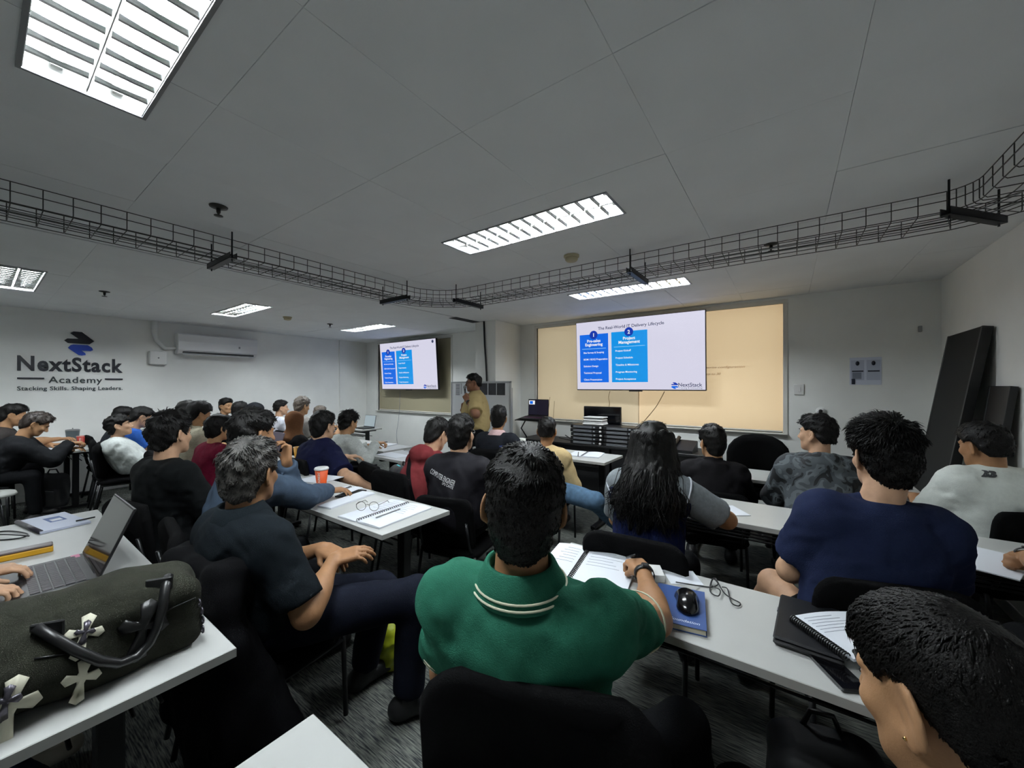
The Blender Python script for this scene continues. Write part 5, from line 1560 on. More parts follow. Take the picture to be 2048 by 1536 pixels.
for key in ('R', 'L'):                                    # grey raglan sleeves with white piping
    Sh, E, W_, *_ = I['arms'][key]
    e = Sh + (E - Sh) * .80
    F = Field(np.minimum(Sh, e) - .12, np.maximum(Sh, e) + .12, .009)
    F.cone(Sh - unit(E - Sh) * .02, e, .086, .078, k=0, cut=True)
    X, Y, Z = F.grid(); F.v += (.004 * wob(X, Y, Z, 30, 3)).astype(np.float32)
    V, Q = F.mesh(); so = link_mesh('sleeve', make_me('sleeve', [(V - I['base'], Q, 0)], [cg]), None, I['root'])
    so['label'] = 'grey short sleeve'
    ax = unit(E - Sh); a_ = unit(np.cross(ax, I['sp'])); b_ = np.cross(ax, a_)
    tilt = unit(ax * .80 - I['sp'] * .0 + I['rts'] * (.5 if key == 'R' else -.5)); a_ = unit(np.cross(tilt, I['sp'])); b_ = np.cross(tilt, a_)
    MB().tube([Sh + ax * .012 - I['base'] + (a_ * math.cos(t) + b_ * math.sin(t)) * .092 for t in np.linspace(0, 6.283, 30)[:-1]], .0045, 6, closed=True).build('piping', mat('piping_white', '#cfd3dc'), I['root'])
chair_for(I, 'the long haired woman', back=.03, sc=.98)

# 10 black jacket with glasses
H = at_d(1425, 884, 3.05)
c = cloth('jacket_black_hood', '#141315')
PEOPLE['glasses10'] = I = person('person in a black jacket and clear glasses right of the desk phone', H, R(10), (R(36), R(-3), R(-2)), lean=.04, s=1.04, q='mid', skin_='tan',
    hair=dict(style='short', vol=1.6, tuft=1000, tlen=.022), shirt=dict(mat=c, sleeve='long', collar=stand(c), hood=.8, fold=.009, puff=.018), pants=TR, glasses=M_LED)
chair_for(I, 'the man in black with clear glasses', sc=.86)

# 11 camouflage jacket
def camo():
    m = bpy.data.materials.new('camouflage_grey'); m.use_nodes = True; nt = m.node_tree; b = nt.nodes['Principled BSDF']; b.inputs['Roughness'].default_value = .8
    tc = nt.nodes.new('ShaderNodeTexCoord'); n = nt.nodes.new('ShaderNodeTexNoise'); n.inputs['Scale'].default_value = 9; n.inputs['Detail'].default_value = 1.5; n.inputs['Distortion'].default_value = 1.2
    nt.links.new(tc.outputs['Object'], n.inputs['Vector'])
    cr = nt.nodes.new('ShaderNodeValToRGB'); cr.color_ramp.interpolation = 'CONSTANT'
    cr.color_ramp.elements[0].color = (*srgb('#15171a'), 1); cr.color_ramp.elements[1].position = .43; cr.color_ramp.elements[1].color = (*srgb('#43494d'), 1)
    e = cr.color_ramp.elements.new(.53); e.color = (*srgb('#5d6468'), 1); e = cr.color_ramp.elements.new(.64); e.color = (*srgb('#2c3034'), 1)
    nt.links.new(n.outputs[0], cr.inputs[0]); nt.links.new(cr.outputs[0], b.inputs['Base Color']); return m
H = at_d(1634, 868, 2.76)
c = camo()
PEOPLE['camo'] = I = person('person in a grey camouflage jacket looking left toward the presenter', H, R(12), (R(58), R(0), 0), lean=.10, s=1.04, bulk=1.06, q='mid', skin_='light',
    hair=dict(style='fade', vol=1.8, tuft=1000, tlen=.028), shirt=dict(mat=c, sleeve='long', hood=1.0, fold=.009, puff=.02, ffreq=26), pants=TR)
chair_for(I, 'the camouflage jacket man', sc=.84)

# 12 navy tee, right foreground
H = at_d(1768, 912, 1.44)
c = cloth('tee_navy', '#1b223a', noise=.07)
kR = at_d(1560, 1150, 1.55)
PEOPLE['navy'] = I = person('person with spiky black hair in a navy tee, broad back to the camera at right', H, R(18), (R(18), R(-4), R(-3)), lean=.0, off=-.03, side=.05, s=1.06, bulk=1.04, q='near', skin_='light',
    hair=dict(style='short', vol=2.0, lump=.6, tuft=5000, tlen=.030, spiky=.28, lift=.3), shirt=dict(mat=c, sleeve='short', collar=crew(c), fold=.008, slen=.75, puff=.014, ffreq=24), pants=dict(mat=M_TROU, bare=.55),
    armR='table', armL='table',
    legs={'L': (at_d(1545, 1165, 1.75), np.array([-.18, 2.35, .085]), (-.2, 1, 0)), 'R': (np.array([.45, 2.2, .53]), np.array([.45, 2.3, .085]))})
chair_for(I, 'the navy tee man')

# 13 white tee at the right wall
H = at_d(1968, 892, 2.24)
c = cloth('tee_white', '#dde2dc', noise=.04)
PEOPLE['whitetee'] = I = person('person in a white tee with a small dark back print by the right wall', H, R(30), (R(34), R(-8), R(-4)), nz=.035, lean=.05, s=1.04, bulk=1.06, q='mid', skin_='mid',
    hair=dict(style='fade', vol=1.4, tuft=1000, tlen=.022), shirt=dict(mat=c, sleeve='short', collar=crew(M_TROU), fold=.009, slen=.85, puff=.014), pants=TR)
vdir = unit(np.array([I['S'][0], I['S'][1], 0])); xr = np.array([vdir[1], -vdir[0], 0])
for du in (0, 15):
    o = decal_text(I, 'B', 1, mat('print_charcoal', '#3b3d3f'), at_d(1962 + du, 960, 2.05), xr, UP, name='back_print', ray_dir=vdir, width=.03, height=.032, bold=.09, offset=.004)
chair_for(I, 'the white tee man')

# 14 head at the bottom right
H = at_d(1890, 1395, .56)
c = cloth('shirt_dark_grey', '#1b1c1f')
PEOPLE['corner'] = I = person('person at the bottom right corner with a small ear stud, only the head showing', H, R(20), (R(46), R(-14), R(0)), lean=-.05, s=1.0, q='near', armR='lap', armL='lap', skin_='tan',
    eark=1.25,
    hair=dict(style='fade', vol=1.3, lump=.25, tuft=14000, tlen=.030, lift=.07), shirt=dict(mat=c, sleeve='short', collar=crew(c)), pants=TR, seat=.36)
L_ = I['L']; MB().lathe([(.0005, -.003), (.003, 0), (.0005, .003)], n=10, M=T(*(L_(-.084, .002, -.040) - I['base']))).build('ear_stud', mat('stud_gold', '#d8b878', rough=.2, metal=1), I['root'])
ch = chair_for(I, 'the man at the bottom right corner', sc=.8)

# 15 arm at the right edge
H = np.array([0.93, 2.12, 1.22])
c = cloth('shirt_plum', '#3c2f3c')
W = at_z(2052, 1112, .80)
PEOPLE['edge'] = I = person('person out of frame at the right edge, only a forearm with watch on the table', H, R(10), None, lean=.08, s=.92, q='far', skin_='mid', hair=dict(style='short'), shirt=dict(mat=c, sleeve='short', collar=crew(c)), pants=TR,
    armL=(W, at_z(2010, 1125, .80) - W, UP, 'fist', (-.3, -.6, -.3)), armR='lap')
watch(I, 'L', M_BLACK)
chair_for(I, 'the person beyond the right edge')

# ---------------- presenter
H = at_d(947, 766, 5.35)
c = cloth('polo_khaki', '#a08d62', noise=.05)
fwp = R(75)
b0 = np.array([H[0], H[1], 0])
Wm = at_d(924, 820, 5.36); Wn = at_d(936, 802, 5.12)
PEOPLE['presenter'] = I = person('person standing in a khaki polo, speaking into a microphone by the whiteboard', H, R(125), (R(136), R(-4), 0), lean=.02, stand=True, bulk=1.22, q='mid', skin_='brown', s=1.0,
    hair=dict(style='fade', vol=1.3, tuft=500, tlen=.02), shirt=dict(mat=c, sleeve='short', collar=polo(c, lift=.015), fold=.009, slen=.85, puff=.02), pants=dict(mat=M_TROU, puff=.02), glasses=M_BLACK,
    armR=(Wm, (.1, .0, 1), (-.7, -.5, 0), 'hold', (-.6, .3, -.8)), armL=(Wn, (-.5, -.1, .75), (.3, -.9, .3), 'hold', (.75, .2, -.6)))
watch(I, 'L', M_BLACK)
q_ = I['L'](-.01, .125, -.075)
mi = empty('microphone', q_); tag(mi, 'black handheld microphone held to the presenter\'s mouth', 'microphone')
MB().tube([(.015, 0, -.14), (0, 0, .0)], [.011, .014], 10).build('handle', M_BLACK, mi); MB().lathe([(.014, 0), (.024, .02), (.024, .035), (.012, .052)], n=14).build('grille', M_GREYM, mi)

# ---------------- left block and middle rows, farther away
def sitter(key, label, uvd, shirtcol, yaw, look=None, who=None, **kw):
    H = at_d(*uvd)
    nm = kw.pop('cname', key)
    c = cloth('shirt_' + nm, shirtcol)
    sh = dict(mat=c, sleeve='short', collar=crew(c), fold=.009, puff=.010); sh.update(kw.pop('shirt', {}))
    hr = dict(style='short', vol=1.4, tuft=350, tlen=.026); hr.update(kw.pop('hair', {}))
    lk = look if look is not None else (yaw_to(H, PRES) + R(0), R(-3), 0)
    I = person(label, H, yaw, lk, hair=hr if not kw.pop('nohair', False) else None, shirt=sh, pants=kw.pop('pants', TR), q=kw.pop('q', 'far'), **kw)
    PEOPLE[key] = I
    chair_for(I, who or label.split(',')[0].replace('person', 'the person', 1))
    return I
I = sitter('navypolo', 'person in glasses and a dark navy polo, arm resting behind the orange cup', (646, 852, 3.72), '#12152e', R(2), (R(14), R(-4), 0), q='mid', bulk=1.16, s=1.1, skin_='light', glasses=M_BLACK, lean=.06,
    shirt=dict(slen=.85, puff=.016, collar=None), hair=dict(vol=1.5, tuft=900), who='the navy polo man', armR=(at_d(742, 975, 3.25), (.6, .5, -.1), UP, 'relax', (.4, -.6, -.7)))
sitter('palegrey', 'person with curly hair in a pale grey long sleeved top, writing at a table', (697, 845, 4.5), '#b4b8b4', R(-4), (R(6), R(-16), 0), q='mid', lean=.24, hair=dict(vol=2.3, tuft=900, tlen=.04, lift=.5), shirt=dict(sleeve='long', puff=.014), who='the pale grey top man',
    armR=(at_d(752, 886, 4.45), (.5, .8, 0), UP, 'curl', (.6, -.3, -.7)))
sitter('whitejkt', 'person leaning back in a white hooded jacket, face turned to the room', (238, 852, 4.55), '#c2c7c4', R(-12), (R(-14), R(10), R(-6)), lean=-.18, q='mid', skin_='light', hair=dict(style='medium', vol=2.0, tuft=600), shirt=dict(sleeve='long', hood=1.1, puff=.02), who='the leaning white jacket man', armR='lap', armL='lap')
sitter('bluetee', 'person with eyeglasses in a blue shirt bowing the head, by the sign wall', (283, 834, 4.95), '#2c55a0', R(-6), (R(-4), R(-26), 0), lean=.18, glasses=M_GREYM, skin_='light', neck=.07, who='the blue shirt man')
sitter('behindblue', 'person half hidden behind the blue shirt man, only dark hair showing', (246, 832, 5.35), '#2a2d33', R(0), (R(0), R(-20), 0), lean=.12, who='the person hidden behind the blue shirt')
sitter('leftjkt', 'person in a black jacket bent over the far left table beside the red cup', (72, 848, 4.35), '#191a1c', R(-8), (R(-6), R(-34), 0), q='mid', lean=.34, neck=.09, bulk=1.12, hmat=HAIR_DARKBROWN, shirt=dict(sleeve='long', puff=.022, collar=None), hair=dict(vol=1.8, tuft=700, lift=.35, tlen=.03), who='the bent man in black jacket',
    armR=(at_d(140, 886, 4.55), (.3, 1, 0), UP, 'curl', (.5, -.4, -.7)))
sitter('leftedge', 'person at the far left edge behind the black jacket man', (27, 830, 4.6), '#34302f', R(-6), (R(-10), R(-18), 0), lean=.22, q='mid', neck=.06, hair=dict(vol=1.5, tuft=500), who='the man at the far left edge', armR=(at_d(118, 878, 5.0), (.6, .8, .1), UP, 'relax', (.5, -.4, -.7)), shirt=dict(sleeve='short'))
sitter('hood', 'person with a draped beige hood and dark hair', (398, 828, 4.15), '#b3ad97', R(0), (R(2), R(-14), 0), lean=.16, hair=dict(style='medium', vol=2.0, tuft=500), shirt=dict(sleeve='long', hood=1.35, puff=.02), who='the beige hood person')
sitter('backhead', 'person behind the beige hood, only black hair showing', (376, 824, 4.6), '#26282c', R(0), (R(4), R(-6), 0), hair=dict(vol=1.6), who='the person behind the beige hood')
sitter('maroon', 'person with shoulder length dark hair in a maroon top', (436, 856, 3.65), '#5a1226', R(6), (R(14), R(-6), 0), lean=.10, s=.95, ears=True, hair=dict(style='bob', vol=1.7, tuft=500, tlen=.04), shirt=dict(sleeve='long'), who='the maroon top person')
sitter('far1', 'person with short black hair at the wall, left of the white shirt pair', (452, 812, 6.3), '#3a3c40', R(4), None, who='the short haired person by the wall')
sitter('far2', 'person in a white shirt and dark glasses frame near the wall', (480, 820, 6.0), '#c9ccd0', R(0), (R(0), R(-10), 0), glasses=M_BLACK, who='the white shirt person near the wall')
I = sitter('cap', 'person with a black head covering in a dark top', (511, 824, 5.5), '#1c1d20', R(2), (R(-6), R(-14), 0), nohair=True, ears=False, who='the person with black head covering'); CAPI = I
sitter('whitered', 'person in a white tee with red trim, face in profile before the white wall', (562, 816, 6.6), '#d3d6df', R(-8), (R(-16), R(-2), 0), hair=dict(style='fade', vol=1.6), skin_='light', who='the white and red tee man')
I = sitter('scarf', 'person in a brown headscarf and black top', (590, 844, 4.8), '#1a1a1c', R(6), (R(24), R(-4), 0), nohair=True, ears=False, face=True, shirt=dict(sleeve='long'), who='the brown headscarf person'); SCFI = I
sitter('ash', 'person with ash tinted hair above the brown headscarf', (604, 812, 5.9), '#8e8a86', R(0), (R(10), R(-10), 0), hmat=HAIR_ASH, hair=dict(style='medium', vol=1.8, tuft=500), s=1.05, who='the ash haired person')
sitter('faded', 'person with thinning brown hair behind the navy polo man', (640, 826, 6.8), '#77706a', R(0), (R(6), R(-12), 0), hmat=HAIR_ASH, hair=dict(style='fade', vol=1.1, tuft=250), who='the brown haired person far behind')
def head_scarf(I, col, name):
    m = cloth(name, col, noise=.08); s = 1.0
    F = Field(np.minimum(I['H'] - .16, I['S'] - .2), I['H'] + .17, .009)
    L = I['L']; M = I['M']
    F.ell(L(0, -.014, .034), (.098, .118, .104), M, k=0); F.ell(L(0, .0, -.03), (.088, .098, .105), M, k=.03)
    F.cone(L(0, -.01, -.06), I['S'] - I['sp'] * .02, .075, .13, k=.05)
    F.ell(I['S'] + I['ft'] * .0, (.19, .13, .09), I['A'], k=.06)
    F.ell(L(0, .115, -.02), (.062, .062, .082), M, k=.015, mode='s')
    X, Y, Z = F.grid(); F.v += (.0045 * wob(X, Y, Z, 38, 11)).astype(np.float32)
    V, Q = F.mesh(); link_mesh('head_scarf', make_me('head_scarf', [(V - I['base'], Q, 0)], [m]), None, I['root'])
head_scarf(SCFI, '#6b4a33', 'scarf_brown'); head_scarf(CAPI, '#15161a', 'scarf_black')
# typist at the near left table: only the hands reach into the picture
c = cloth('sweater_dark', '#202226')
W1_ = at_z(-30, 1180, .815); W2_ = at_z(-40, 1135, .835)
H = np.array([-2.42, -0.55, 1.22])
PEOPLE['typist'] = I = person('person typing on the near laptop, only the hands in view at the left edge', H, R(-4), (R(0), R(-18), 0), lean=.08, s=.98, q='near', skin_='light', hair=dict(style='bob', vol=1.4), shirt=dict(mat=c, sleeve='long', collar=crew(c)), pants=dict(mat=M_JEANSD),
    armR=(np.array([-2.29, -.035, .80]), (.05, 1, -.06), UP, 'type', (.7, -.3, -.6)), armL=(np.array([-2.50, .0, .81]), (.15, 1, -.06), UP, 'type', (-.7, -.3, -.6)), shoe=SHOE_WHITE,
    legs={'R': (np.array([-1.92, -.05, .50]), np.array([-1.55, .32, .085]), (.5, .85, 0)), 'L': (np.array([-2.4, -.1, .52]), np.array([-2.4, .1, .085]))})
chair_for(I, 'the typist at the left edge')
# ------------------------------------------------------------------ things on the tables and the floor
TT = TZ + 0.0008
def rect_from(a, b, c, z):
    A, B, C = at_z(*a, z), at_z(*b, z), at_z(*c, z)
    ex = unit(B - A); w = np.linalg.norm(B - A); ey = np.array([-ex[1], ex[0], 0]); h = (C - A) @ ey
    ctr = A + ex * w / 2 + ey * h / 2
    yaw = math.atan2(ex[1], ex[0])
    return ctr, yaw, w, abs(h)
M_PAGE = mat('page_white', '#dfe3ea', rough=0.85)
M_RING = mat('ring_black', '#0e0e10', rough=0.4)
_ring = [None]
def open_notebook(label, s0, s1, wr, wl, z=TT, hr=None, rings=24, lines=True, cat='notebook', thick=.008):
    s0 = np.array(s0, float); s1 = np.array(s1, float)
    d = s1 - s0; d[2] = 0; Ln = np.linalg.norm(d); ey = d / Ln; ex = np.array([ey[1], -ey[0], 0])
    root = empty('notebook', ((s0[0]+s1[0])/2, (s0[1]+s1[1])/2, z)); root.rotation_euler = (0, 0, math.atan2(ex[1], ex[0])); tag(root, label, cat)
    for sg, w in ((1, wr), (-1, wl)):
        if w <= 0: continue
        mb = MB(); x0, x1 = sg*.008, sg*w
        mb.box((min(x0, x1), -Ln/2, 0), (max(x0, x1), Ln/2, thick*(1 if sg > 0 else .7)), bev=.001); blk = mb.build('page_block', M_PAGE, root)
        g = [[(sg*(.008 + (w-.008)*i/10), -Ln/2 + Ln*j/6, thick*(1 if sg > 0 else .7) + .0012 + .006*math.sin(i/10*math.pi)*(.4+.6*j/6)) for j in range(7)] for i in range(11)]
        MB().sheet(g).build('top_sheet', M_PAGE, root)
        if lines:
            for k in range(6):
                y = Ln/2*.78 - k*Ln*.07
                i_ = [(sg*(.03 + (w-.05)*t), y, thick*(1 if sg > 0 else .7) + .0022 + .006*math.sin((.03+(w-.05)*t)/w*math.pi)*(.4+.6*(y/Ln+.5))) for t in (0, .3, .6 + .1*(k % 3))]
                MB().tube(i_, .0006, 3).build('print_line', M_INKG, blk)
    for k in range(rings):
        y = -Ln/2 + .012 + (Ln-.024)*k/(rings-1)
        if _ring[0] is None:
            o = MB().tube([(.011*math.cos(t), 0, .007 + .011*math.sin(t)) for t in np.linspace(0, 6.283, 13)[:-1]], .0022, 5, closed=True).build('ring', M_RING, root); _ring[0] = o.data
        else: o = link_mesh('ring', _ring[0], None, root)
        o.location = (0, y, 0)
    return root
def sheet_paper(label, a, b, c, z=TT, t=.0012, m=None, name='paper_sheet', cat='paper'):
    ctr, yaw, w, h = rect_from(a, b, c, z)
    o = MB().box((-w/2, -h/2, 0), (w/2, h/2, t), bev=.0003).build(name, m or M_PAGE); o.location = (ctr[0], ctr[1], z); o.rotation_euler = (0, 0, yaw); tag(o, label, cat); return o
def cup(label, p, h, r0, r1, m, lid=None, text=None, textm=None, sleeve=None, cat='cup', name='paper_cup'):
    root = empty(name, (p[0], p[1], p[2])); tag(root, label, cat)
    MB().lathe([(r0, 0), (r0*.98, .004), (r1, h), (r1-.003, h), (r0-.004, .006)], n=28, cap=False).build('cup_body', m, root)
    MB().lathe([(.0005, .003), (r0-.001, .003)], n=20, cap=False).build('cup_base', m, root)
    if lid is not None: MB().lathe([(r1+.003, h-.006), (r1+.004, h+.004), (r1-.001, h+.012), (r1-.006, h+.014), (.001, h+.011)], n=28).build('lid', lid, root)
    else: MB().tube([(r1*math.cos(t), r1*math.sin(t), h) for t in np.linspace(0, 6.283, 25)[:-1]], .0016, 6, closed=True).build('rim', M_WHITE, root)
    if text:
        tdir = unit(np.array([-p[0], -p[1], 0])); ang = math.atan2(tdir[1], tdir[0]) - .45
        o = text_mesh('cup_lettering', text, 1, textm, root, width=h*.72, height=.020, bold=.02)
        co = np.array([v.co[:] for v in o.data.vertices])
        for v, c_ in zip(o.data.vertices, co):
            zz = h*.12 + c_[0]; rr = r0 + (r1-r0)*zz/h + .0012; a = ang - c_[1]/rr + .2
            v.co = (rr*math.cos(a), rr*math.sin(a), zz)
        o.data.update()
    return root

# ---- table with the orange cup
open_notebook('open spiral notebook at the table corner under the eyeglasses', at_z(712, 1045, TT), at_z(818, 1008, TT), .20, .17)
M_ORANGE = mat('cup_orange', '#e0561b', rough=.5); M_YEL = mat('cup_yellow', '#d99a18', rough=.5); M_REDC = mat('cup_red', '#b5382c', rough=.5)
p = at_z(643, 969, TT)
cup('orange paper coffee cup with white lid on the table', p, .125, .036, .050, M_ORANGE, lid=M_WHITE, text="DUNKIN'", textm=M_SWH if False else mat('cup_print', '#efe9e2'))
ctr, yaw, w, h = rect_from((688, 1000), (738, 979), (678, 992), TT)
r_ = empty('tablet', (ctr[0], ctr[1], TT), yaw); tag(r_, 'black tablet lying beyond the white notebook near the cup', 'tablet')
MB().box((-.10, -.06, 0), (.10, .06, .009), bev=.003).build('casing', M_BLACK, r_); MB().box((-.094, -.054, .0088), (.094, .054, .0096)).build('screen', mat('glass_dark', '#0a0a0c', rough=.1), r_)
sheet_paper('white closed notepad between the tablet and open notebook', (662, 1019), (750, 988), (642, 1012), t=.010, name='notepad', cat='notepad')
open_notebook('half hidden spiral notebook behind the slate jacket sleeve', at_z(678, 986, TT), at_z(703, 976, TT), .10, .06, rings=12, lines=False)
sheet_paper('loose sheets left of the orange cup', (590, 962), (640, 968), (585, 943), t=.004, name='paper_stack', cat='papers')
# eyeglasses lying on the open notebook
gl = empty('eyeglasses', at_z(735, 1022, TT + .012)); tag(gl, 'thin framed eyeglasses standing on the open notebook', 'glasses'); gl.rotation_euler = (0, 0, R(32)); gl.scale = (1.2, 1.2, 1.25)
M_WIRE = mat('wire_frame', '#4d4a44', rough=.3, metal=.6)
for sx in (-1, 1):
    MB().tube([(sx*.034 + .025*math.cos(t), 0, .024 + .022*math.sin(t)) for t in np.linspace(0, 6.283, 21)[:-1]], .0014, 6, closed=True).build('rim', M_WIRE, gl)
    MB().tube([(sx*.060, 0, .032), (sx*.064, .05, .028), (sx*.062, .11, .022), (sx*.060, .135, .004)], .0015, 6).build('temple', M_WIRE, gl)
MB().tube([(-.009, 0, .03), (0, -.003, .034), (.009, 0, .03)], .0014, 6).build('bridge', M_WIRE, gl)
o = MB().tube([at_z(752, 1035, TT+.018), at_z(800, 1018, TT+.016)], .004, 8).build('pen', M_GREYM); tag(o, 'silver pen on the open notebook beside the eyeglasses', 'pen')

# ---- table with the blue book
open_notebook('open spiral notebook the green polo man writes in', at_z(1128, 1178, TT), at_z(1179, 1100, TT), .225, .15, rings=28, thick=.010)
ctr, yaw, w, h = rect_from((1318, 1258), (1398, 1278), (1334, 1166), TT + .01)
bk = empty('book', (ctr[0] + .0, ctr[1], TT), yaw); tag(bk, 'blue hardcover book under the black mouse', 'book')
M_BLUEB = mat('book_blue', '#33508a', rough=.5)
w = max(.16, min(w, .20)); h = max(.2, min(h, .25))
MB().box((-w/2, -h/2, .0), (w/2, h/2, .0025), bev=.0006).build('cover_board', M_BLUEB, bk); MB().box((-w/2, -h/2, .0185), (w/2, h/2, .021), bev=.0006).build('cover_board', M_BLUEB, bk)
MB().box((-w/2+.003, -h/2+.003, .0025), (w/2-.003, h/2-.003, .0185)).build('page_block', mat('page_cream', '#cfc8b0', rough=.9), bk)
text_mesh('cover_lettering', 'nc. Foundation', 1, mat('print_white2', '#dfe6f2'), bk, M=T(-w*.36, -h*.42, .0214), width=w*.74, bold=.006, shear=.25)
mp_ = at_z(1374, 1203, TT + .03)
F = Field((-.06, -.08, -.01), (.06, .08, .06), .003)
F.ell((0, -.008, .0), (.034, .060, .038), k=0); F.ell((0, .03, .0), (.031, .034, .027), k=.02); F.ell((.036, -.005, .02), (.008, .03, .03), k=.01, mode='s'); F.ell((-.036, -.005, .02), (.008, .03, .03), k=.01, mode='s')
X, Y, Z = F.grid(); F.v = np.maximum(F.v, np.broadcast_to(-Z, F.v.shape))
V, Q = F.mesh()
ms = empty('computer_mouse', (mp_[0], mp_[1], TT + .0215), R(14)); ms.scale = (1.2, 1.15, 1.15); tag(ms, 'glossy black computer mouse sitting on the blue book', 'mouse')
link_mesh('shell', make_me('shell', [(V, Q, 0)], [mat('mouse_gloss', '#0b0b0d', rough=.18)]), None, ms)
MB().lathe([(.006, -.004), (.007, 0), (.006, .004)], n=12, M=T(0, .036, .022, 0, 0, R(90))).build('scroll_wheel', M_GREYM, ms)
z_ = TT + .004
cable('black mouse cable coiled into a loose bow on the table', [at_z(1352, 1164, z_), at_z(1375, 1168, z_ + .02), at_z(1400, 1172, z_), at_z(1424, 1174, z_), at_z(1436, 1168, z_+.004), at_z(1425, 1158, z_+.01), at_z(1420, 1182, z_), at_z(1436, 1192, z_+.005), at_z(1440, 1180, z_+.01), at_z(1423, 1170, z_+.012), at_z(1430, 1156, z_+.02), at_z(1447, 1184, z_+.006), at_z(1462, 1196, z_), at_z(1480, 1206, z_+.003), at_z(1476, 1212, z_), at_z(1462, 1204, z_+.006), at_z(1455, 1178, z_+.004), at_z(1444, 1174, z_+.008)], .0022, M_BLACK, name='mouse_cable')
sheet_paper('small blank paper slip behind the mouse', (1342, 1168), (1408, 1171), (1345, 1141))
o = sheet_paper('white power adapter box beside the wristwatch', (1305, 1164), (1330, 1166), (1300, 1142), t=.028, m=M_WHITE, name='power_adapter', cat='adapter')
ctr, yaw, w, h = rect_from((1545, 1285), (1690, 1335), (1552, 1192), TT + .012)
lpc = empty('closed_laptop', (ctr[0], ctr[1], TT), yaw); tag(lpc, 'thick closed black laptop under the tilted spiral notebook', 'laptop')
w = min(w, .40); h = min(h, .30)
MB().box((-w/2, -h/2, .002), (w/2, h/2, .018), bev=.006).build('base', M_BLACK, lpc); MB().box((-w/2, -h/2, .019), (w/2, h/2, .030), bev=.005).build('lid', M_RACK, lpc); MB().box((-w/2-.004, .05, .008), (-w/2+.002, .075, .014)).build('port_plug', M_GREYM, lpc)
nb = open_notebook('spiral notebook with a printed page lying on the closed laptop', at_z(1702, 1325, TT + .032), at_z(1580, 1238, TT + .032), .21, .0, z=TT + .032, rings=26)
ctr = at_z(1672, 1345, TT)
phn = empty('smartphone', (ctr[0], ctr[1], TT), R(-60)); tag(phn, 'black smartphone at the table edge beside the closed laptop', 'phone')
MB().box((-.075, -.036, 0), (.075, .036, .009), bev=.004).build('casing', M_BLACK, phn); MB().box((-.071, -.033, .0088), (.071, .033, .0094)).build('screen', mat('glass_dark', '#0a0a0c'), phn)

# ---- near left table: laptop, bag, notebook, pencil case, cables
lpn = laptop('laptop', (-2.42, .155, TT), R(0), 'open black laptop the typist works on', w=.40, d=.275, open_=113, scr=mat('screen_glossy_off', '#2b2726', rough=.06, spec=.6))
MB().box((-.20, .096, .0176), (-.155, .122, .0186)).build('pink_sticker', mat('sticker_pink', '#d98aa8'), lpn)
F = Field((-.2, -.45, -.02), (.2, .45, .34), .008)
F.rbox((0, 0, .105), (.118, .33, .108), np.eye(3), .055, k=0); F.ell((-.02, 0, .19), (.07, .30, .055), k=.06); F.ell((.10, -.12, .10), (.06, .2, .07), k=.05)
X, Y, Z = F.grid(); n1 = wob(X, Y, Z, 22, 5)
F.v += (.010 * n1 + .006 * np.abs(wob(X, Y, Z, 40, 8))).astype(np.float32); F.v = np.maximum(F.v, np.broadcast_to(.001 - Z, F.v.shape))
V, Q = F.mesh(2)
BAGO = np.array([-1.545, .085, TT])
bag = empty('duffel_bag', BAGO); tag(bag, 'dark olive canvas duffel bag with white cross patches on the near table', 'bag')
M_CANV = mat('canvas_olive', '#22231c', rough=.9, spec=.15, noise=.25, nscale=18, bump=.5, bscale=500)
bo = link_mesh('bag_body', make_me('bag_body', [(V, Q, 0)], [M_CANV]), None, bag)
bbv = BVHTree.FromPolygons([tuple(v) for v in V], [tuple(int(i) for i in q) for q in Q])
CRO = [(.0, 1.0), (-.30, .82), (-.16, .30), (-.20, .18), (-.62, .30), (-.80, .02), (-.60, -.22), (-.18, -.10), (-.14, -.25), (-.30, -1.05), (.0, -1.25), (.30, -1.05), (.14, -.25), (.18, -.10), (.60, -.22), (.80, .02), (.62, .30), (.20, .18), (.16, .30), (.30, .82)]
M_PATW = mat('patch_offwhite', '#c9c6b2', rough=.7); M_PATB = mat('patch_black_leather', '#0f0f10', rough=.4); M_PEWT = mat('pewter', '#55525a', rough=.35, metal=.7)
def bag_cross(u, v, size, rot, m, name='cross_patch', off=.003, par=None):
    c0 = np.array([0, 0, CAM_Z]); res = []
    p0 = at_x(u, v, -1.43); t0 = np.linalg.norm(p0 - c0)
    fwd = unit(p0 - c0); rx = unit(np.cross(fwd, (0, 0, 1))); uy = np.cross(rx, fwd)
    poly = []
    for i in range(len(CRO)):
        a_, b_ = CRO[i], CRO[(i+1) % len(CRO)]
        poly += [(a_[0] + (b_[0]-a_[0])*k/3, a_[1] + (b_[1]-a_[1])*k/3) for k in range(3)]
    def cast(x, y):
        ca, sa = math.cos(rot), math.sin(rot); q = p0 + (rx*(x*ca - y*sa) + uy*(x*sa + y*ca))*size
        d = unit(q - c0); hit, nn, *_ = bbv.ray_cast(Vector(c0 - BAGO), Vector(d))
        if hit is None: hit = Vector(q - BAGO); nn = Vector(-d)
        return hit, nn
    vs = []; fs = []; n = len(poly)
    for sc_, of in ((1.0, .0003), (.98, off), (.55, off*1.2), (.2, off*1.3)):
        for (x, y) in poly:
            hp, nn = cast(x*sc_, y*sc_); vs.append(hp + nn*of)
    for r0 in range(3):
        for i in range(n): j = (i+1) % n; fs.append([r0*n+i, r0*n+j, (r0+1)*n+j, (r0+1)*n+i])
    hp, nn = cast(0, 0); vs.append(hp + nn*off*1.3)
    for i in range(n): fs.append([3*n+i, 3*n+(i+1) % n, len(vs)-1])
    mb = MB(); mb.add(vs, fs, True); return mb.build(name, m, par or bag)
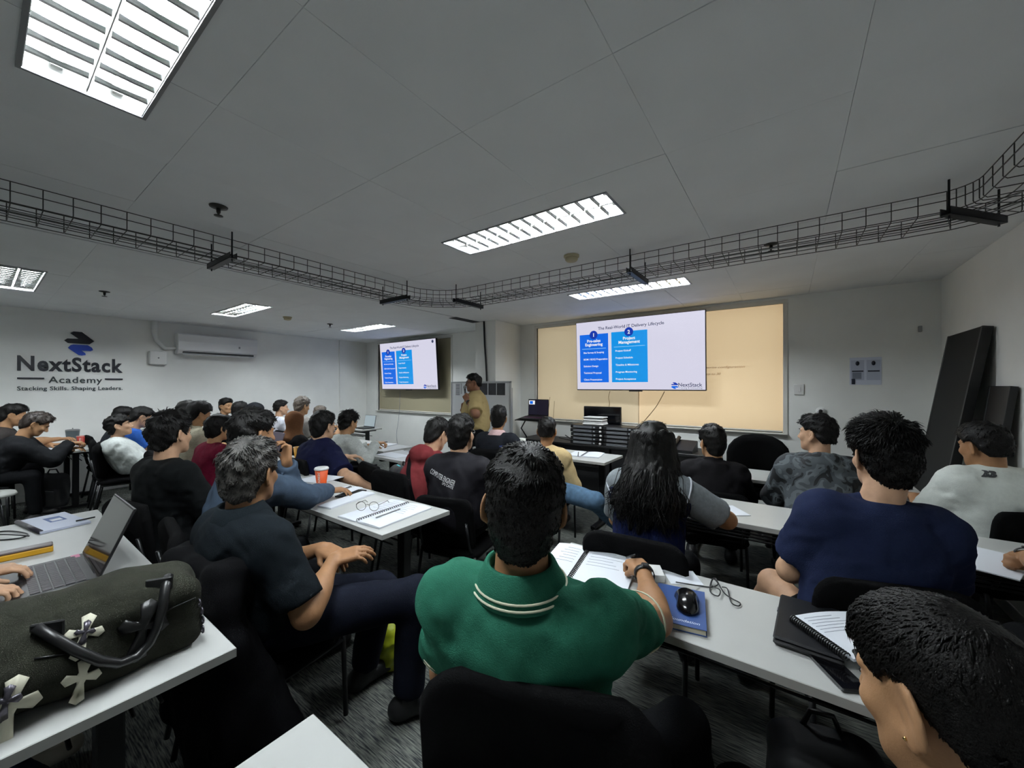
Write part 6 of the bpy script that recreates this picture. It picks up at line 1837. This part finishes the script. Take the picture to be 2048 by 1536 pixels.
c1 = bag_cross(168, 1268, .046, R(-14), M_PATW); bag_cross(169, 1264, .024, R(-14), M_PEWT, 'cross_stud', .007, c1)
bag_cross(163, 1356, .044, R(-10), M_PATW); c1 = bag_cross(20, 1412, .060, R(-12), M_PATW); bag_cross(12, 1400, .030, R(-12), M_PEWT, 'cross_stud', .007, c1)
bag_cross(287, 1252, .066, R(-14), M_PATB, off=.008)
def bagpt(u, v, lift=.012):
    d = unit(ray(u, v)); hit, nn, *_ = bbv.ray_cast(Vector(ORG - BAGO), Vector(d))
    return (hit + nn*lift) if hit is not None else Vector(at_x(u, v, -1.45) - BAGO)
M_LEA = mat('leather_black', '#131314', rough=.38)
hpts = [bagpt(*q) for q in ((72, 1262), (110, 1282), (150, 1305), (190, 1322), (232, 1325), (268, 1312), (295, 1285), (312, 1250), (322, 1215), (330, 1178), (336, 1160))]
MB().tube(hpts, .0115, 10).build('handle', M_LEA, bag)
for q in ((95, 1262), (318, 1172)):
    c_ = bagpt(*q, lift=.004); MB().box((-.03, -.004, -.02), (.03, .004, .02), M=Matrix.Translation(c_) @ Matrix.Rotation(R(60), 4, 'Z'), bev=.003).build('handle_tab', M_LEA, bag)
MB().tube([bagpt(*q, lift=.002) for q in ((68, 1318), (105, 1312), (140, 1306))], .002, 5).build('pocket_seam', M_LEA, bag)
MB().tube([bagpt(*q, lift=.002) for q in ((330, 1222), (360, 1208), (390, 1195))], .002, 5).build('pocket_seam', M_LEA, bag)
for k, q in enumerate(((396, 1205), (400, 1222), (402, 1240), (405, 1258))):
    c_ = bagpt(*q, lift=.004); MB().tube([c_ + Vector((.010*math.cos(t), 0, .010*math.sin(t))) for t in np.linspace(0, 6.283, 13)[:-1]], .0025, 6, closed=True).build('chain_ring', M_PEWT, bag)
ctr, yaw, w, h = rect_from((80, 1069), (182, 1046), (36, 1046), TT)
nbk = empty('notebook', (ctr[0], ctr[1], TT), yaw); tag(nbk, 'comb bound booklet with a blue printed picture behind the laptop', 'notebook')
MB().box((-w/2, -h/2, 0), (w/2, h/2, .012), bev=.001).build('page_block', mat('booklet_cover', '#bcc3d6', rough=.5), nbk)
MB().tube([(-w/2+.004, -h/2+.01, .010), (-w/2+.004, h/2-.01, .010)], .011, 10).build('comb_spine', mat('comb_violet', '#2a2530', rough=.4), nbk)
MB().box((-w*.08, -h*.05, .0118), (w*.26, h*.28, .0126)).build('cover_picture', mat('cover_blue', '#3b5790'), nbk); MB().box((-w*.02, 0, .0125), (w*.20, h*.13, .0131)).build('cover_shape', M_PAGE, nbk)
o = MB().tube([at_z(152, 1042, TT+.018), at_z(190, 1034, TT+.018)], .0045, 8).build('pen', M_BLACK); tag(o, 'black pen lying on the comb bound booklet', 'pen')
pcs = empty('pencil_case', (-2.86, .06, TT)); tag(pcs, 'long yellow pencil box with dark lid at the left edge', 'pencil case'); pcs.rotation_euler = (0, 0, R(-4))
MB().box((-.03, -.16, 0), (.03, .16, .026), bev=.004).build('box_body', mat('box_yellow', '#d8a21e', rough=.4), pcs); MB().box((-.029, -.159, .0262), (.029, .159, .036), bev=.004).build('lid', mat('lid_brown', '#4a3a38', rough=.35), pcs)
z_ = TT + .004
cable('black cables looping in front of the comb bound booklet', [at_z(-30, 1066, z_), at_z(20, 1062, z_), at_z(55, 1068, z_+.004), at_z(40, 1076, z_), at_z(-10, 1080, z_), at_z(-40, 1072, z_+.006), at_z(10, 1069, z_+.01), at_z(58, 1072, z_+.008)], .0035, M_BLACK, name='charger_cable')

# ---- other tables
open_notebook('open notebook at the right end of the front middle table', at_z(1163, 914, TT), at_z(1177, 905, TT), .19, .16, rings=10, lines=False)
o = MB().tube([at_z(1156, 912, TT + .012), at_z(1157, 904, TT + .05)], .005, 8).build('marker', M_BLACK); tag(o, 'small black marker standing by the front table notebook', 'marker')
cup('tall white foam cup on the front middle table', at_z(1044, 906, TT), .17, .033, .045, mat('foam_white', '#dedfd6', rough=.8), name='foam_cup')
M_CLEAR = mat('clear_plastic', '#c9d0d2', rough=.15, spec=.6); M_CLEAR.node_tree.nodes['Principled BSDF'].inputs['Alpha'].default_value = .45
cup('clear plastic cup on the front right table', at_z(1487, 930, TT), .13, .030, .043, M_CLEAR, name='plastic_cup')
sheet_paper('white paper under the long haired woman\'s elbow', (1440, 1032), (1502, 1032), (1450, 1012), t=.004)
sheet_paper('white sheets on the table at the right edge', (1918, 1131), (2040, 1163), (1912, 1086), t=.005, name='paper_stack', cat='papers')
r_ = empty('tumbler', at_z(145, 884, TT)); tag(r_, 'grey lidded tumbler on the far left table', 'tumbler')
MB().lathe([(.055, 0), (.058, .01), (.070, .15), (.070, .155)], n=26).build('tumbler_body', mat('tumbler_grey', '#5b6468', rough=.4), r_); MB().lathe([(.072, .155), (.072, .175), (.05, .182), (.01, .184)], n=26).build('lid', M_GREYM, r_); MB().tube([(.03, 0, .18), (.0, 0, .205), (-.03, 0, .18)], .006, 8).build('lid_loop', M_GREYM, r_)
cup('red and white paper cup beside the grey tumbler', at_z(165, 889, TT), .115, .042, .058, M_REDC, text='COFFEE', textm=mat('cup_print', '#efe9e2'))
sheet_paper('open papers at the corner of the far left table', (112, 902), (178, 892), (120, 890), t=.006, name='paper_stack', cat='papers')
sheet_paper('notebook before the pale grey shirt man', (762, 896), (795, 889), (750, 885), t=.012, name='notepad', cat='notepad')
o = MB().tube([at_z(748, 885, TT+.02), at_z(775, 884, TT+.02)], .006, 6).build('pen', M_BLACK); tag(o, 'pen under the hand of the pale grey shirt man', 'pen')
cup('yellow paper cup on the table behind the grey haired man', at_z(598, 917, TT), .125, .040, .055, M_YEL)
p = at_z(577, 912, TT)
laptop('laptop', (p[0] - .35, 1.90, TT), R(0), 'mauve screened laptop behind the yellow cup', w=.36, d=.24, open_=108, shell=mat('laptop_mauve', '#6d6570', rough=.4), keys=False, scr=mat('screen_mauve', '#5a5260', rough=.3))
p = at_z(735, 858, TT)
laptop('laptop', (p[0] - .15, 4.22, TT), R(0), 'small open laptop on the farthest table', w=.34, d=.23, open_=100, keys=False, scr=mat('screen_pale', '#9aa6aa', rough=.3, emit='#8f9aa0', estr=.35))
sheet_paper('sheet at the left end of the red hoodie table', (752, 909), (792, 917), (768, 902), t=.003)

# ---- floor and seats
def backpack(label, loc, yaw, sc=1.0, teal=False, m=None):
    F = Field((-.22, -.18, -.02), (.22, .22, .52), .015)
    F.rbox((0, 0, .22), (.155, .10, .22), np.eye(3), .075, k=0); F.rbox((0, -.10, .14), (.12, .055, .12), np.eye(3), .045, k=.02)
    X, Y, Z = F.grid(); F.v += (.010 * wob(X, Y, Z, 26, int(abs(loc[0]*100)))).astype(np.float32); F.v = np.maximum(F.v, np.broadcast_to(.002 - Z, F.v.shape))
    V, Q = F.mesh()
    r_ = empty('backpack', loc, yaw); r_.scale = (sc, sc, sc); tag(r_, label, 'backpack')
    link_mesh('pack_body', make_me('pack_body', [(V, Q, 0)], [m or mat('nylon_black', '#131417', rough=.7, noise=.2, nscale=12)]), None, r_)
    for sx in (-1, 1): MB().tube([(sx*.07, .09, .40), (sx*.085, .16, .32), (sx*.09, .15, .15), (sx*.09, .09, .05)], .012, 8).build('shoulder_strap', M_BLACK, r_)
    MB().tube([(-.05, .05, .43), (-.03, .05, .48), (.03, .05, .48), (.05, .05, .43)], .008, 8).build('grab_loop', M_BLACK, r_)
    MB().tube([(-.10, -.155, .24), (0, -.165, .26), (.10, -.155, .24)], .003, 6).build('zip', M_GREYM, r_)
    if teal: MB().box((-.05, -.03, .425), (.05, .0, .45), bev=.008).build('teal_tab', mat('teal', '#3bb8c4'), r_)
    return r_
chair(-2.80, 2.16, R(-14), 'empty black padded chair holding the backpack with a teal tab')
backpack('black backpack with a teal tab on the empty chair', (-2.80, 2.20, .462), R(-20), .80, True)
backpack('black backpack on the floor under the far left table', (-7.45, .55, 0), R(60), 1.0)
backpack('dark backpack set on the front right office chair', (-.30, 4.70, .505), R(20), .85)
stl = empty('stool', (-6.38, .06, 0)); tag(stl, 'round stool with pale grey top at the left edge', 'stool')
MB().lathe([(.19, 0), (.20, .012), (.19, .035), (.02, .04)], n=36, c=(0, 0, .43)).build('seat', mat('stool_grey', '#9b9d98', rough=.6), stl)
for k in range(4): a_ = R(45 + 90*k); MB().tube([(.11*math.cos(a_), .11*math.sin(a_), .43), (.19*math.cos(a_), .19*math.sin(a_), .0)], .012, 8).build('leg', M_BLACKM, stl)
p = at_z(772, 1335, 0)
F = Field((-.2, -.15, 0), (.2, .15, .4), .009); F.ell((0, 0, .11), (.10, .075, .13), k=0); F.cone((-.02, 0, .18), (.01, 0, .31), .06, .025, k=.04)
X, Y, Z = F.grid(); F.v += (.016 * np.abs(wob(X, Y, Z, 45, 4)) - .006).astype(np.float32); F.v = np.maximum(F.v, np.broadcast_to(.001 - Z, F.v.shape))
V, Q = F.mesh(); bgo = link_mesh('plastic_bag', make_me('plastic_bag', [(V, Q, 0)], [mat('bag_lime', '#a9b41f', rough=.4)]), None); bgo.location = (p[0], p[1], 0); tag(bgo, 'crumpled lime green plastic bag on the floor under the middle table', 'plastic bag')

I = PEOPLE['grey']; pb_ = I['P']; fw_ = I['fw']; rt_ = I['rt']
F = Field(np.array([pb_[0], pb_[1], 0]) - (.5, .5, 0), np.array([pb_[0], pb_[1], .95]) + (.5, .5, 0), .013)
b_ = pb_ - fw_ * .20
F.rbox(np.array([b_[0], b_[1], .80]), (.22, .075, .09), np.array([rt_, fw_, UP]), .05, k=0)
F.rbox(np.array([b_[0], b_[1], .52]) - fw_ * .03, (.23, .045, .30), np.array([rt_, fw_, UP]), .04, k=.05)
F.cone(np.array([b_[0], b_[1], .60]) + rt_ * .20, np.array([b_[0], b_[1], .20]) + rt_ * .24 + fw_ * .10, .06, .10, k=.06)
F.cone(np.array([b_[0], b_[1], .45]), np.array([b_[0], b_[1], .14]) + rt_ * .06 + fw_ * .04, .10, .12, k=.08)
X, Y, Z = F.grid(); F.v += (.014 * wob(X, Y, Z * .4, 34, 12)).astype(np.float32)
F.v = np.maximum(F.v, np.broadcast_to(.03 - Z, F.v.shape))
V, Q = F.mesh(); o = link_mesh('draped_jacket', make_me('draped_jacket', [(V - (b_[0], b_[1], 0), Q, 0)], [cloth('jacket_draped_black', '#08080a')]), None); o.location = (b_[0], b_[1], 0)
tag(o, 'black jacket draped over the back of the grey haired man\'s chair', 'jacket')
backpack('dark bag on the floor under the table with the blue book', (.10, 1.52, 0), R(15), 1.0)
